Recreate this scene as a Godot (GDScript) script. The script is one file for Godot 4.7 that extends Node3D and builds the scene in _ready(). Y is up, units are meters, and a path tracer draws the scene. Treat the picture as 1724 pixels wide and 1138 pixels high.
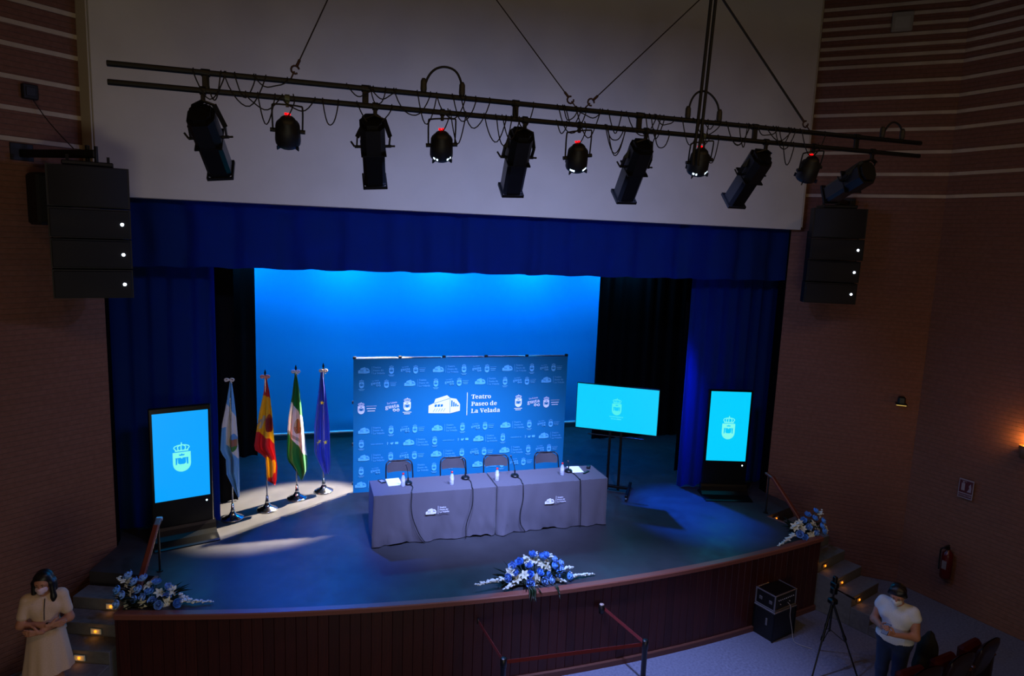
extends Node3D
# A theatre stage set for a press conference, seen from the balcony.
# World: x to the right along the proscenium, y up, z towards the audience; the proscenium line is z = 0, the hall floor y = 0.

const STAGE := 1.22          # height of the stage floor
const TABLE := 1.97          # height of the table tops
const ARC_R := 20.7          # radius of the curved stage front
const ARC_Z := 2.44
const STRIPES := [9.59, 9.44, 9.28, 9.13, 8.97, 8.82, 8.67, 8.41, 8.16, 7.91, 7.66, 7.30, 6.95, 6.60]

# strengths of the lamps
const HOUSE := 4.5
const DOORS := 12.0
const CYC := 17.0
const CYC_COLOR := Color(0.0, 0.66, 1.0)
const WASH_COLOR := Color(0.05, 0.34, 1.0)
const WASH_L := 56.0
const WASH_R := 130.0
const WASH_B := 30.0
const FLAG_SPOT := 720.0
const PAR_COLOR := Color(0.60, 0.68, 1.0)
const PAR := 62.0
const PAR_SPILL := 3.8
const PAR_FLOOR := 95.0
const SCREEN := 1.0
const SCREEN_LIGHT := 0.15
const SCONCE := 0.24
const FLAG0 := [[0.007, 0.03, 2.186, 168, 178, 215], [-0.005, 0.039, 2.112, 163.5, 182.6, 243.75], [-0.017, 0.048, 2.038, 159, 187.2, 272.5], [-0.03, 0.056, 1.964, 154.5, 191.298, 301.25], [-0.042, 0.063, 1.89, 150, 194.615, 330], [-0.057, 0.069, 1.816, 144.25, 197.933, 358.75], [-0.072, 0.075, 1.741, 138.5, 201.25, 387.5], [-0.087, 0.081, 1.667, 132.75, 204.567, 416.25], [-0.102, 0.085, 1.592, 127, 206.786, 445], [-0.117, 0.088, 1.517, 121.25, 208.839, 473.75], [-0.124, 0.092, 1.442, 118.95, 210.893, 502.5], [-0.129, 0.095, 1.367, 117.608, 212.946, 531.25], [-0.134, 0.098, 1.292, 116.267, 215, 560], [-0.139, 0.101, 1.216, 114.925, 216.677, 588.75], [-0.144, 0.103, 1.14, 113.583, 218.354, 617.5], [-0.115, 0.106, 1.063, 126.75, 220.031, 646.25], [-0.069, 0.108, 0.986, 146.9, 221.708, 675], [-0.067, 0.109, 0.909, 148.625, 222.594, 703.75], [-0.064, 0.109, 0.833, 150.35, 223.312, 732.5], [-0.061, 0.109, 0.756, 152.589, 224.031, 761.25], [-0.03, 0.109, 0.678, 166.143, 224.75, 790], [0, 0.109, 0.6, 179.696, 225.179, 818.75], [0.032, 0.108, 0.522, 193.633, 225.452, 847.5], [0.064, 0.107, 0.443, 207.817, 225.726, 876.25], [0.097, 0.106, 0.364, 222, 226, 905]]
const FLAG1 := [[-0.006, 0.018, 2.173, 376, 386, 195], [-0.01, 0.032, 2.103, 374.755, 391.914, 221.458], [-0.015, 0.045, 2.032, 373.51, 397.828, 247.917], [-0.019, 0.059, 1.961, 372.265, 403.743, 274.375], [-0.032, 0.067, 1.89, 367.312, 407.604, 300.833], [-0.048, 0.075, 1.82, 361.359, 410.911, 327.292], [-0.063, 0.082, 1.749, 355.406, 414.219, 353.75], [-0.079, 0.089, 1.678, 349.453, 417.526, 380.208], [-0.094, 0.096, 1.606, 343.974, 420.556, 406.667], [-0.105, 0.1, 1.535, 339.904, 422.76, 433.125], [-0.116, 0.105, 1.463, 335.833, 424.965, 459.583], [-0.127, 0.109, 1.392, 331.763, 427.17, 486.042], [-0.138, 0.114, 1.32, 327.692, 429.375, 512.5], [-0.149, 0.118, 1.248, 323.689, 431.58, 538.958], [-0.16, 0.123, 1.176, 319.817, 433.785, 565.417], [-0.171, 0.127, 1.104, 315.945, 435.99, 591.875], [-0.157, 0.132, 1.031, 321.812, 438.194, 618.333], [-0.068, 0.138, 0.956, 358.418, 440.779, 644.792], [-0.009, 0.147, 0.881, 382.712, 445.078, 671.25], [-0.005, 0.157, 0.807, 384.747, 449.378, 697.708], [-0.001, 0.165, 0.734, 386.782, 452.844, 724.167], [0.002, 0.162, 0.66, 388.354, 451.852, 750.625], [0.003, 0.158, 0.587, 389.236, 450.859, 777.083], [0.018, 0.153, 0.513, 395.667, 449.004, 803.542], [0.124, 0.133, 0.436, 438, 441.562, 830]]
const FLAG2 := [[-0.016, 0.01, 2.165, 556, 566, 165], [-0.024, 0.022, 2.09, 552.835, 570.833, 191.708], [-0.033, 0.034, 2.016, 549.669, 575.666, 218.417], [-0.042, 0.046, 1.941, 546.504, 580.499, 245.125], [-0.051, 0.058, 1.866, 543.338, 585.183, 271.833], [-0.06, 0.064, 1.791, 540.173, 587.854, 298.542], [-0.072, 0.071, 1.716, 535.792, 590.525, 325.25], [-0.085, 0.077, 1.641, 531.34, 593.196, 351.958], [-0.097, 0.084, 1.565, 526.889, 595.867, 378.667], [-0.109, 0.09, 1.49, 522.438, 598.538, 405.375], [-0.119, 0.097, 1.414, 519.033, 601.45, 432.083], [-0.125, 0.105, 1.338, 516.897, 604.655, 458.792], [-0.132, 0.113, 1.262, 514.76, 607.86, 485.5], [-0.138, 0.121, 1.186, 512.623, 611.065, 512.208], [-0.142, 0.128, 1.11, 511.369, 613.892, 538.917], [-0.145, 0.135, 1.033, 510.479, 616.562, 565.625], [-0.148, 0.141, 0.956, 509.589, 619.233, 592.333], [-0.151, 0.148, 0.88, 508.699, 621.904, 619.042], [-0.153, 0.156, 0.802, 508.23, 625.219, 645.75], [-0.151, 0.165, 0.725, 509.298, 628.557, 672.458], [-0.129, 0.173, 0.647, 518.021, 631.896, 699.167], [-0.068, 0.171, 0.568, 541.391, 631.138, 725.875], [-0.022, 0.168, 0.488, 558.966, 630.247, 752.583], [0.021, 0.132, 0.41, 575.483, 617.139, 779.292], [0.064, 0.084, 0.332, 592, 599.333, 806]]
const FLAG3 := [[-0.043, -0.013, 2.122, 711, 722, 160], [-0.05, -0.001, 2.049, 708.213, 726.56, 185.333], [-0.058, 0.012, 1.976, 705.427, 731.12, 210.667], [-0.066, 0.024, 1.903, 702.64, 735.68, 236], [-0.074, 0.036, 1.829, 699.833, 740.16, 261.333], [-0.083, 0.044, 1.756, 696.667, 743.2, 286.667], [-0.092, 0.052, 1.682, 693.5, 746.24, 312], [-0.101, 0.06, 1.609, 690.333, 749.28, 337.333], [-0.11, 0.068, 1.535, 687.167, 752.267, 362.667], [-0.119, 0.075, 1.461, 684.055, 754.8, 388], [-0.127, 0.082, 1.387, 681.061, 757.333, 413.333], [-0.135, 0.089, 1.313, 678.067, 759.867, 438.667], [-0.144, 0.096, 1.238, 675.073, 762.4, 464], [-0.153, 0.101, 1.164, 672.079, 764.311, 489.333], [-0.153, 0.103, 1.089, 672, 765.156, 514.667], [-0.153, 0.105, 1.014, 672, 766, 540], [-0.154, 0.107, 0.939, 672, 766.844, 565.333], [-0.154, 0.11, 0.864, 672, 767.689, 590.667], [-0.155, 0.111, 0.789, 672, 768.32, 616], [-0.155, 0.112, 0.714, 672, 768.827, 641.333], [-0.135, 0.114, 0.637, 679.5, 769.333, 666.667], [-0.103, 0.115, 0.561, 691.026, 769.84, 692], [-0.068, 0.111, 0.484, 704.017, 768.556, 717.333], [-0.032, 0.105, 0.407, 717.009, 766.444, 742.667], [0.004, 0.077, 0.331, 730, 756.333, 768]]
const BANNER := [["logo", -1.753, 2.16], ["logo", -0.483, 2.159], ["logo", 0.77, 2.158], ["logo", -0.976, 1.924], ["logo", 0.274, 1.924], ["logo", 1.522, 1.924], ["logo", -1.749, 1.108], ["logo", -0.48, 1.103], ["logo", 0.773, 1.104], ["logo", -0.978, 0.865], ["logo", 0.276, 0.875], ["logo", 1.52, 0.869], ["logo", -1.747, 0.623], ["logo", -0.487, 0.63], ["logo", 0.771, 0.632], ["logo", 0.274, 0.395], ["logo", -1.799, 0.143], ["text", -1.6, 2.157], ["text", -0.323, 2.156], ["text", 0.93, 2.155], ["text", -0.819, 1.92], ["text", 0.431, 1.921], ["text", 1.68, 1.921], ["text", -1.595, 1.101], ["text", -0.318, 1.096], ["text", 0.935, 1.097], ["text", -0.821, 0.857], ["text", 0.432, 0.867], ["text", 1.681, 0.862], ["text", -1.591, 0.614], ["text", -0.326, 0.621], ["text", 0.929, 0.624], ["text", -0.818, 0.389], ["text", 0.433, 0.386], ["crest", -1.292, 2.167], ["crest", -0.026, 2.167], ["crest", 1.233, 2.162], ["crest", -1.791, 1.928], ["crest", -0.521, 1.924], ["crest", 0.735, 1.925], ["crest", -1.287, 1.108], ["crest", -0.025, 1.107], ["crest", 1.229, 1.107], ["crest", -1.79, 0.878], ["crest", -0.52, 0.877], ["crest", 0.732, 0.877], ["crest", -1.288, 0.632], ["crest", -0.024, 0.634], ["crest", 1.229, 0.633], ["crest", -1.79, 0.395], ["crest", -0.522, 0.395], ["crest", 0.731, 0.38], ["gusta", -1.076, 2.158], ["gusta", 0.183, 2.152], ["gusta", 1.448, 2.146], ["gusta", -1.577, 1.927], ["gusta", -0.305, 1.919], ["gusta", 0.945, 1.921], ["gusta", -1.072, 1.098], ["gusta", 0.192, 1.098], ["gusta", 1.446, 1.098], ["gusta", -1.077, 0.625], ["gusta", 0.186, 0.627], ["gusta", 1.434, 0.622], ["gusta", -1.571, 0.376], ["gusta", -0.292, 0.381], ["gusta", 0.943, 0.393], ["seal", -0.878, 2.164], ["seal", 0.392, 2.16], ["seal", 1.65, 2.157], ["seal", -1.374, 1.922], ["seal", -0.106, 1.926], ["seal", 1.149, 1.916], ["seal", -0.874, 1.108], ["seal", 0.39, 1.106], ["seal", 1.646, 1.102], ["seal", -0.875, 0.628], ["seal", 0.388, 0.631], ["seal", 1.635, 0.626], ["seal", 1.145, 0.393], ["url", -1.52, 0.861], ["url", -0.268, 0.87], ["url", 0.987, 0.865], ["icons", -1.268, 0.863], ["icons", -0.018, 0.872], ["icons", 1.239, 0.865], ["Crest", -1.015, 1.549], ["Crest", 1.002, 1.547], ["Gusta", -1.303, 1.505], ["Gusta", 1.262, 1.509], ["Seal", -1.795, 1.506], ["Seal", 1.541, 1.507], ["Logo", -0.361, 1.522], ["Bar", 0.047, 1.52], ["Text", 0.124, 1.517]]
const MID_ROSE := [[-0.084, 1.47, 2.092], [-0.186, 1.445, 2.126], [0.038, 1.427, 2.12], [0.116, 1.521, 2.026], [0.243, 1.489, 2.042], [0.404, 1.448, 2.064], [0.491, 1.403, 2.098], [0.385, 1.384, 2.126], [0.48, 1.338, 2.159], [-0.166, 1.385, 2.181], [0.033, 1.346, 2.198], [0.167, 1.348, 2.181], [0.286, 1.312, 2.203], [-0.271, 1.346, 2.231], [0.012, 1.268, 2.276], [0.203, 1.258, 2.264], [0.413, 1.298, 2.203], [0.565, 1.257, 2.226], [0.305, 1.24, 2.27], [0.306, 1.501, 2.026]]
const MID_LILY := [[0.111, 1.308, 2.226], [0.113, 1.251, 2.281], [0.218, 1.432, 2.098], [0.29, 1.4, 2.12], [0.166, 1.473, 2.064], [-0.162, 1.334, 2.231], [-0.052, 1.355, 2.198], [0.327, 1.372, 2.142], [0.02, 1.495, 2.059], [0.069, 1.477, 2.07], [0.314, 1.452, 2.07], [-0.249, 1.4, 2.176]]
const MID_SPIKE := [[-0.366, 1.346, 2.242, -0.729, 1.338, 2.292], [0.588, 1.272, 2.209, 0.936, 1.251, 2.192], [0.52, 1.345, 2.148, 0.658, 1.346, 2.133], [-0.227, 1.285, 2.287, -0.354, 1.256, 2.331], [0.387, 1.242, 2.259, 0.492, 1.173, 2.314], [0.001, 1.49, 2.064, -0.011, 1.534, 2.026], [0.169, 1.485, 2.053, 0.169, 1.548, 2.02], [0.354, 1.466, 2.053, 0.392, 1.505, 2.014]]
const LEFT_ROSE := [[-4.642, 1.461, 1.517], [-4.489, 1.421, 1.566], [-4.675, 1.374, 1.619], [-4.835, 1.342, 1.655], [-4.702, 1.305, 1.703], [-4.504, 1.281, 1.734], [-4.363, 1.297, 1.716], [-4.354, 1.371, 1.627], [-4.897, 1.386, 1.601], [-4.616, 1.309, 1.698], [-4.876, 1.282, 1.73], [-4.227, 1.21, 1.825], [-4.805, 1.493, 1.477], [-4.734, 1.439, 1.541], [-4.552, 1.352, 1.647], [-4.426, 1.214, 1.818]]
const LEFT_LILY := [[-4.824, 1.445, 1.532], [-4.581, 1.419, 1.568], [-4.439, 1.344, 1.658], [-4.792, 1.261, 1.757], [-4.622, 1.243, 1.78], [-4.339, 1.233, 1.795], [-4.291, 1.35, 1.653], [-4.912, 1.361, 1.631], [-4.769, 1.372, 1.62]]
const LEFT_SPIKE := [[-4.21, 1.239, 1.788, -3.836, 1.199, 1.838], [-4.847, 1.452, 1.523, -4.922, 1.487, 1.481], [-4.22, 1.292, 1.723, -4.111, 1.269, 1.753]]
const RIGHT_ROSE := [[4.862, 1.507, 1.588], [5.068, 1.527, 1.531], [4.992, 1.443, 1.608], [4.732, 1.451, 1.657], [4.794, 1.358, 1.713], [4.559, 1.307, 1.804], [4.624, 1.241, 1.841], [5.155, 1.388, 1.614], [5.082, 1.331, 1.672], [4.908, 1.27, 1.755], [5.089, 1.264, 1.72]]
const RIGHT_LILY := [[4.64, 1.438, 1.687], [4.512, 1.403, 1.741], [4.673, 1.355, 1.742], [4.947, 1.369, 1.672], [4.995, 1.291, 1.72], [4.793, 1.242, 1.802], [5.175, 1.245, 1.715], [5.136, 1.478, 1.553], [5.169, 1.313, 1.667]]
const RIGHT_SPIKE := [[4.461, 1.322, 1.815, 4.039, 1.243, 1.978], [5.129, 1.465, 1.563, 5.228, 1.528, 1.498], [4.622, 1.427, 1.699, 4.443, 1.407, 1.753]]
const SPOTS := [[-3.585, 6.625, 3.5, 0.15, -0.654, -0.742], [-2.142, 6.683, 3.5, 0.1, -0.769, -0.631], [-0.71, 6.686, 3.5, 0.045, -0.785, -0.617], [0.597, 6.671, 3.5, 0.04, -0.756, -0.653], [2.045, 6.665, 3.5, 0.003, -0.701, -0.713], [3.482, 6.593, 3.5, 0.068, -0.354, -0.933]]
const PARS := [[-2.873, 6.611, 3.5, -0.014, -0.601, -0.799], [-1.492, 6.591, 3.5, 0.135, -0.585, -0.8], [-0.108, 6.584, 3.5, 0.221, -0.643, -0.733], [1.288, 6.643, 3.5, 0.227, -0.723, -0.653], [2.7, 6.66, 3.5, 0.213, -0.752, -0.624]]

var used := {}
var mats := {}


class Shape:
	var st := SurfaceTool.new()

	func _init(smooth := false) -> void:
		st.begin(Mesh.PRIMITIVE_TRIANGLES)
		st.set_smooth_group(0 if smooth else -1)

	func soft(on: bool) -> void:
		st.set_smooth_group(0 if on else -1)

	func tri(a: Vector3, b: Vector3, c: Vector3) -> void:
		st.add_vertex(a)
		st.add_vertex(b)
		st.add_vertex(c)

	func quad(a: Vector3, b: Vector3, c: Vector3, d: Vector3) -> void:
		tri(a, b, c)
		tri(a, c, d)

	func tri_uv(a: Vector3, b: Vector3, c: Vector3, ua: Vector2, ub: Vector2, uc: Vector2) -> void:
		st.set_uv(ua)
		st.add_vertex(a)
		st.set_uv(ub)
		st.add_vertex(b)
		st.set_uv(uc)
		st.add_vertex(c)

	func out_quad(a: Vector3, b: Vector3, c: Vector3, d: Vector3, inside: Vector3) -> void:
		if (b - a).cross(c - a).dot((a + b + c + d) / 4.0 - inside) > 0.0:
			quad(a, d, c, b)
		else:
			quad(a, b, c, d)

	func out_tri(a: Vector3, b: Vector3, c: Vector3, inside: Vector3) -> void:
		if (b - a).cross(c - a).dot((a + b + c) / 3.0 - inside) > 0.0:
			tri(a, c, b)
		else:
			tri(a, b, c)

	func box(c: Vector3, s: Vector3, bs := Basis()) -> void:
		for k in 3:
			for g: float in [-1.0, 1.0]:
				var n := Vector3.ZERO
				n[k] = s[k] * 0.5 * g
				var u := Vector3.ZERO
				u[(k + 1) % 3] = s[(k + 1) % 3] * 0.5
				var v := Vector3.ZERO
				v[(k + 2) % 3] = s[(k + 2) % 3] * 0.5
				out_quad(c + bs * (n - u - v), c + bs * (n + u - v), c + bs * (n + u + v), c + bs * (n - u + v), c)

	func corner(h: Vector3, sg: Vector3, axis: int, b: float) -> Vector3:
		var p := Vector3(h.x - b, h.y - b, h.z - b)
		p[axis] = h[axis]
		return p * sg

	func bevel(c: Vector3, s: Vector3, b: float, bs := Basis()) -> void:
		var h := s * 0.5
		for k in 3:
			var i := (k + 1) % 3
			var j := (k + 2) % 3
			for g: float in [-1.0, 1.0]:
				var q := []
				for e in [[-1.0, -1.0], [1.0, -1.0], [1.0, 1.0], [-1.0, 1.0]]:
					var sg := Vector3.ONE
					sg[k] = g
					sg[i] = e[0]
					sg[j] = e[1]
					q.append(c + bs * corner(h, sg, k, b))
				out_quad(q[0], q[1], q[2], q[3], c)
			for g: float in [-1.0, 1.0]:
				for f: float in [-1.0, 1.0]:
					var s0 := Vector3.ONE
					s0[i] = g
					s0[j] = f
					s0[k] = -1.0
					var s1 := s0
					s1[k] = 1.0
					out_quad(c + bs * corner(h, s0, i, b), c + bs * corner(h, s1, i, b), c + bs * corner(h, s1, j, b), c + bs * corner(h, s0, j, b), c)
		for x: float in [-1.0, 1.0]:
			for y: float in [-1.0, 1.0]:
				for z: float in [-1.0, 1.0]:
					var sg := Vector3(x, y, z)
					out_tri(c + bs * corner(h, sg, 0, b), c + bs * corner(h, sg, 1, b), c + bs * corner(h, sg, 2, b), c)

	# a round bar through points; r is a number or one radius for each point
	func tube(pts: Array, r, n := 8, caps := true) -> void:
		st.set_smooth_group(0)
		var rings := []
		var up := Vector3.UP
		for i in pts.size():
			var a: Vector3 = pts[maxi(i - 1, 0)]
			var b: Vector3 = pts[mini(i + 1, pts.size() - 1)]
			var t := (b - a).normalized()
			if i == 0 and absf(t.dot(up)) > 0.9:
				up = Vector3.RIGHT
			up = (up - t * up.dot(t)).normalized()
			var w := t.cross(up)
			var ring := []
			var rad: float = r[i] if r is Array else r
			for k in n:
				var f := TAU * k / n
				ring.append(pts[i] + (up * cos(f) + w * sin(f)) * rad)
			rings.append(ring)
		for i in rings.size() - 1:
			for k in n:
				var m := (k + 1) % n
				quad(rings[i][k], rings[i][m], rings[i + 1][m], rings[i + 1][k])
		if caps:
			st.set_smooth_group(-1)
			for k in n:
				var m := (k + 1) % n
				tri(pts[0], rings[0][m], rings[0][k])
				tri(pts[-1], rings[-1][k], rings[-1][m])

	# a turned shape: profile of (radius, height) from bottom to top
	func lathe(prof: Array, n := 20, xf := Transform3D(), round_it := true) -> void:
		st.set_smooth_group(0 if round_it else -1)
		for i in prof.size() - 1:
			var p: Vector2 = prof[i]
			var q: Vector2 = prof[i + 1]
			for k in n:
				var f := TAU * k / n
				var g := TAU * (k + 1) / n
				var a := xf * Vector3(p.x * cos(f), p.y, p.x * sin(f))
				var b := xf * Vector3(p.x * cos(g), p.y, p.x * sin(g))
				var c := xf * Vector3(q.x * cos(g), q.y, q.x * sin(g))
				var d := xf * Vector3(q.x * cos(f), q.y, q.x * sin(f))
				if p.x > 0.0:
					tri(a, b, c)
				if q.x > 0.0:
					tri(a, c, d)

	# an outline in x, y pushed along z from 0 to depth
	func prism(poly: PackedVector2Array, depth: float, xf := Transform3D()) -> void:
		st.set_smooth_group(-1)
		var o := poly.duplicate()
		if not Geometry2D.is_polygon_clockwise(o):
			o.reverse()
		var t := Geometry2D.triangulate_polygon(o)
		for i in range(0, t.size(), 3):
			var a := o[t[i]]
			var b := o[t[i + 1]]
			var c := o[t[i + 2]]
			if (b - a).cross(c - a) > 0.0:
				var e := b
				b = c
				c = e
			tri(xf * Vector3(a.x, a.y, depth), xf * Vector3(b.x, b.y, depth), xf * Vector3(c.x, c.y, depth))
			tri(xf * Vector3(a.x, a.y, 0), xf * Vector3(c.x, c.y, 0), xf * Vector3(b.x, b.y, 0))
		for i in o.size():
			var a := o[i]
			var b := o[(i + 1) % o.size()]
			quad(xf * Vector3(a.x, a.y, 0), xf * Vector3(b.x, b.y, 0), xf * Vector3(b.x, b.y, depth), xf * Vector3(a.x, a.y, depth))

	# a curved sheet from rows of points
	func sheet(rows: Array, uvs := []) -> void:
		st.set_smooth_group(0)
		for j in rows.size() - 1:
			for i in rows[j].size() - 1:
				var a: Vector3 = rows[j][i]
				var b: Vector3 = rows[j][i + 1]
				var c: Vector3 = rows[j + 1][i + 1]
				var d: Vector3 = rows[j + 1][i]
				if uvs:
					tri_uv(a, b, c, uvs[j][i], uvs[j][i + 1], uvs[j + 1][i + 1])
					tri_uv(a, c, d, uvs[j][i], uvs[j + 1][i + 1], uvs[j + 1][i])
				else:
					quad(a, b, c, d)

	func ball(c: Vector3, r: Vector3, n := 12) -> void:
		var prof := []
		for i in n / 2 + 1:
			var f := PI * i / (n / 2) - PI / 2
			prof.append(Vector2(maxf(cos(f), 0.0) if i > 0 and i < n / 2 else 0.0, sin(f)))
		lathe(prof, n, Transform3D(Basis.from_scale(r), c))

	# bones [from, to, radius, radius, depth factor] melted together and meshed as surface nets; cuts [normal, offset] slice it
	func flesh(bones: Array, cell: float, k: float, cuts := []) -> void:
		st.set_smooth_group(0)
		var lo := Vector3.ONE * 1e9
		var hi := Vector3.ONE * -1e9
		for b in bones:
			var m: float = maxf(b[2], b[3]) + cell * 3.0
			for e in 2:
				lo = lo.min(b[e] - Vector3.ONE * m)
				hi = hi.max(b[e] + Vector3.ONE * m)
		var nx := int(ceil((hi.x - lo.x) / cell)) + 1
		var ny := int(ceil((hi.y - lo.y) / cell)) + 1
		var nz := int(ceil((hi.z - lo.z) / cell)) + 1
		var g := PackedFloat32Array()
		g.resize(nx * ny * nz)
		g.fill(1.0)
		for b in bones:
			var a: Vector3 = b[0]
			var e: Vector3 = b[1]
			var ra: float = b[2]
			var rb: float = b[3]
			var zf: float = b[4] if b.size() > 4 else 1.0
			var m := maxf(ra, rb) + k + cell * 2.0
			var p0 := ((a.min(e) - Vector3.ONE * m - lo) / cell).floor()
			var p1 := ((a.max(e) + Vector3.ONE * m - lo) / cell).ceil()
			var ab := e - a
			ab.z *= zf
			var len2 := maxf(ab.length_squared(), 1e-9)
			for iz in range(maxi(0, int(p0.z)), mini(nz, int(p1.z) + 1)):
				for iy in range(maxi(0, int(p0.y)), mini(ny, int(p1.y) + 1)):
					for ix in range(maxi(0, int(p0.x)), mini(nx, int(p1.x) + 1)):
						var q := lo + Vector3(ix, iy, iz) * cell - a
						q.z *= zf
						var t := clampf(q.dot(ab) / len2, 0.0, 1.0)
						var d := (q - ab * t).length() - lerpf(ra, rb, t)
						var at := ix + nx * (iy + ny * iz)
						var o := g[at]
						var h := maxf(k - absf(o - d), 0.0) / k
						g[at] = minf(o, d) - h * h * k * 0.25
		if cuts:
			for iz in nz:
				for iy in ny:
					for ix in nx:
						var at := ix + nx * (iy + ny * iz)
						if g[at] < 0.1:
							for c in cuts:
								g[at] = maxf(g[at], c[0].dot(lo + Vector3(ix, iy, iz) * cell) - c[1])
		var ids := {}
		var step := [1, nx, nx * ny]
		var offs := PackedInt32Array()
		for c in 8:
			offs.append((c & 1) + nx * ((c >> 1) & 1) + nx * ny * (c >> 2))
		for iz in nz - 1:
			for iy in ny - 1:
				for ix in nx - 1:
					var at := ix + nx * (iy + ny * iz)
					var mask := 0
					for c in 8:
						if g[at + offs[c]] < 0.0:
							mask |= 1 << c
					if mask == 0 or mask == 255:
						continue
					var sum := Vector3.ZERO
					var count := 0
					for c in 8:
						for ax in 3:
							var c2 := c | (1 << ax)
							if c2 == c or ((mask >> c) & 1) == ((mask >> c2) & 1):
								continue
							var v0 := g[at + offs[c]]
							var v1 := g[at + offs[c2]]
							var p := Vector3(c & 1, (c >> 1) & 1, c >> 2)
							p[ax] = v0 / (v0 - v1)
							sum += p
							count += 1
					ids[at] = lo + (Vector3(ix, iy, iz) + sum / count) * cell
		for at in ids:
			for ax in 3:
				var here: float = g[at]
				var there: float = g[at + step[ax]]
				if (here < 0.0) == (there < 0.0):
					continue
				var u: int = step[(ax + 1) % 3]
				var v: int = step[(ax + 2) % 3]
				if not (ids.has(at - u) and ids.has(at - v) and ids.has(at - u - v)):
					continue
				if here < 0.0:
					quad(ids[at], ids[at - v], ids[at - u - v], ids[at - u])
				else:
					quad(ids[at], ids[at - u], ids[at - u - v], ids[at - v])

	func done() -> ArrayMesh:
		st.generate_normals()
		return st.commit()


func numbered(called: String) -> String:
	if not used.has(called):
		used[called] = 0
		return called
	used[called] += 1
	return "%s_%03d" % [called, used[called]]


func describe(o: Node3D, label: String, category: String, group := "") -> void:
	o.set_meta("label", label)
	o.set_meta("category", category)
	if group:
		o.set_meta("group", group)


# a Node3D at the base of a thing; its children are the parts
func thing(called: String, label: String, category: String, at := Vector3.ZERO, turn := 0.0, group := "") -> Node3D:
	var o := Node3D.new()
	o.name = numbered(called)
	add_child(o)
	o.position = at
	o.rotation.y = turn
	describe(o, label, category, group)
	return o


func part(parent: Node3D, called: String, shape, m: Material, xf := Transform3D(), label := "") -> MeshInstance3D:
	var o := MeshInstance3D.new()
	o.name = called
	o.mesh = shape.done() if shape is Shape else shape
	o.material_override = m
	parent.add_child(o, true)
	o.transform = xf
	if label:
		o.set_meta("label", label)
	return o


# a thing that is a single mesh
func single(called: String, label: String, category: String, shape, m: Material, xf := Transform3D(), group := "") -> MeshInstance3D:
	var o := MeshInstance3D.new()
	o.name = numbered(called)
	o.mesh = shape.done() if shape is Shape else shape
	o.material_override = m
	add_child(o)
	o.transform = xf
	describe(o, label, category, group)
	return o


func structure(called: String, shape, m: Material, xf := Transform3D()) -> MeshInstance3D:
	var o := MeshInstance3D.new()
	o.name = numbered(called)
	o.mesh = shape.done() if shape is Shape else shape
	o.material_override = m
	add_child(o)
	o.transform = xf
	o.set_meta("kind", "structure")
	return o


func copy(src: Node3D, label: String, at: Vector3, turn := 0.0) -> Node3D:
	var o: Node3D = src.duplicate()
	o.name = numbered(String(src.name))
	add_child(o)
	o.position = at
	o.rotation.y = turn
	o.set_meta("label", label)
	return o


func mat(key: String, c := Color.WHITE, rough := 0.8, metal := 0.0, spec := 0.5) -> StandardMaterial3D:
	if mats.has(key):
		return mats[key]
	var m := StandardMaterial3D.new()
	m.resource_name = key
	m.albedo_color = c
	m.roughness = rough
	m.metallic = metal
	m.metallic_specular = spec
	mats[key] = m
	return m


func glow(key: String, c: Color, e: float) -> StandardMaterial3D:
	if mats.has(key):
		return mats[key]
	var m := mat(key, Color(0.02, 0.02, 0.02), 0.4)
	m.emission_enabled = true
	m.emission = c
	m.emission_energy_multiplier = e
	return m


func noise_image(seed_: int, freq: float, a: Color, b: Color, w := 256, h := 256, stretch := Vector2.ONE, octaves := 4) -> ImageTexture:
	var n := FastNoiseLite.new()
	n.seed = seed_
	n.frequency = freq
	n.fractal_octaves = octaves
	var im := Image.create(w, h, false, Image.FORMAT_RGB8)
	for y in h:
		for x in w:
			# four-way blend, so that the picture repeats without a seam
			var fx := float(x) / w
			var fy := float(y) / h
			var px := x * stretch.x
			var py := y * stretch.y
			var v := lerpf(lerpf(n.get_noise_2d(px, py), n.get_noise_2d(px - w * stretch.x, py), fx), lerpf(n.get_noise_2d(px, py - h * stretch.y), n.get_noise_2d(px - w * stretch.x, py - h * stretch.y), fx), fy)
			im.set_pixel(x, y, a.lerp(b, clampf(0.5 + v * 0.9, 0.0, 1.0)))
	return ImageTexture.create_from_image(im)


func triplanar(m: StandardMaterial3D, t: Texture2D, scale_: Vector3, world := false) -> StandardMaterial3D:
	m.albedo_texture = t
	m.uv1_triplanar = true
	m.uv1_world_triplanar = world
	m.uv1_scale = scale_
	return m


# lettering: a text mesh with the given height of a capital letter
func letters(text: String, cap: float, serif := true, bold := true, italic := false, mono := false) -> TextMesh:
	var f := SystemFont.new()
	f.font_names = PackedStringArray(["Droid Sans Mono" if mono else ("Droid Serif" if serif else "Droid Sans")])
	f.font_weight = 700 if bold else 400
	f.font_italic = italic
	var t := TextMesh.new()
	t.font = f
	t.font_size = 48
	t.pixel_size = cap / 34.0
	t.depth = 0.001
	t.curve_step = 2.0
	t.text = text
	t.horizontal_alignment = HORIZONTAL_ALIGNMENT_LEFT
	t.vertical_alignment = VERTICAL_ALIGNMENT_CENTER
	return t


func arc_z(x: float) -> float:
	return sqrt(ARC_R * ARC_R - x * x) + ARC_Z - ARC_R


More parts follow.
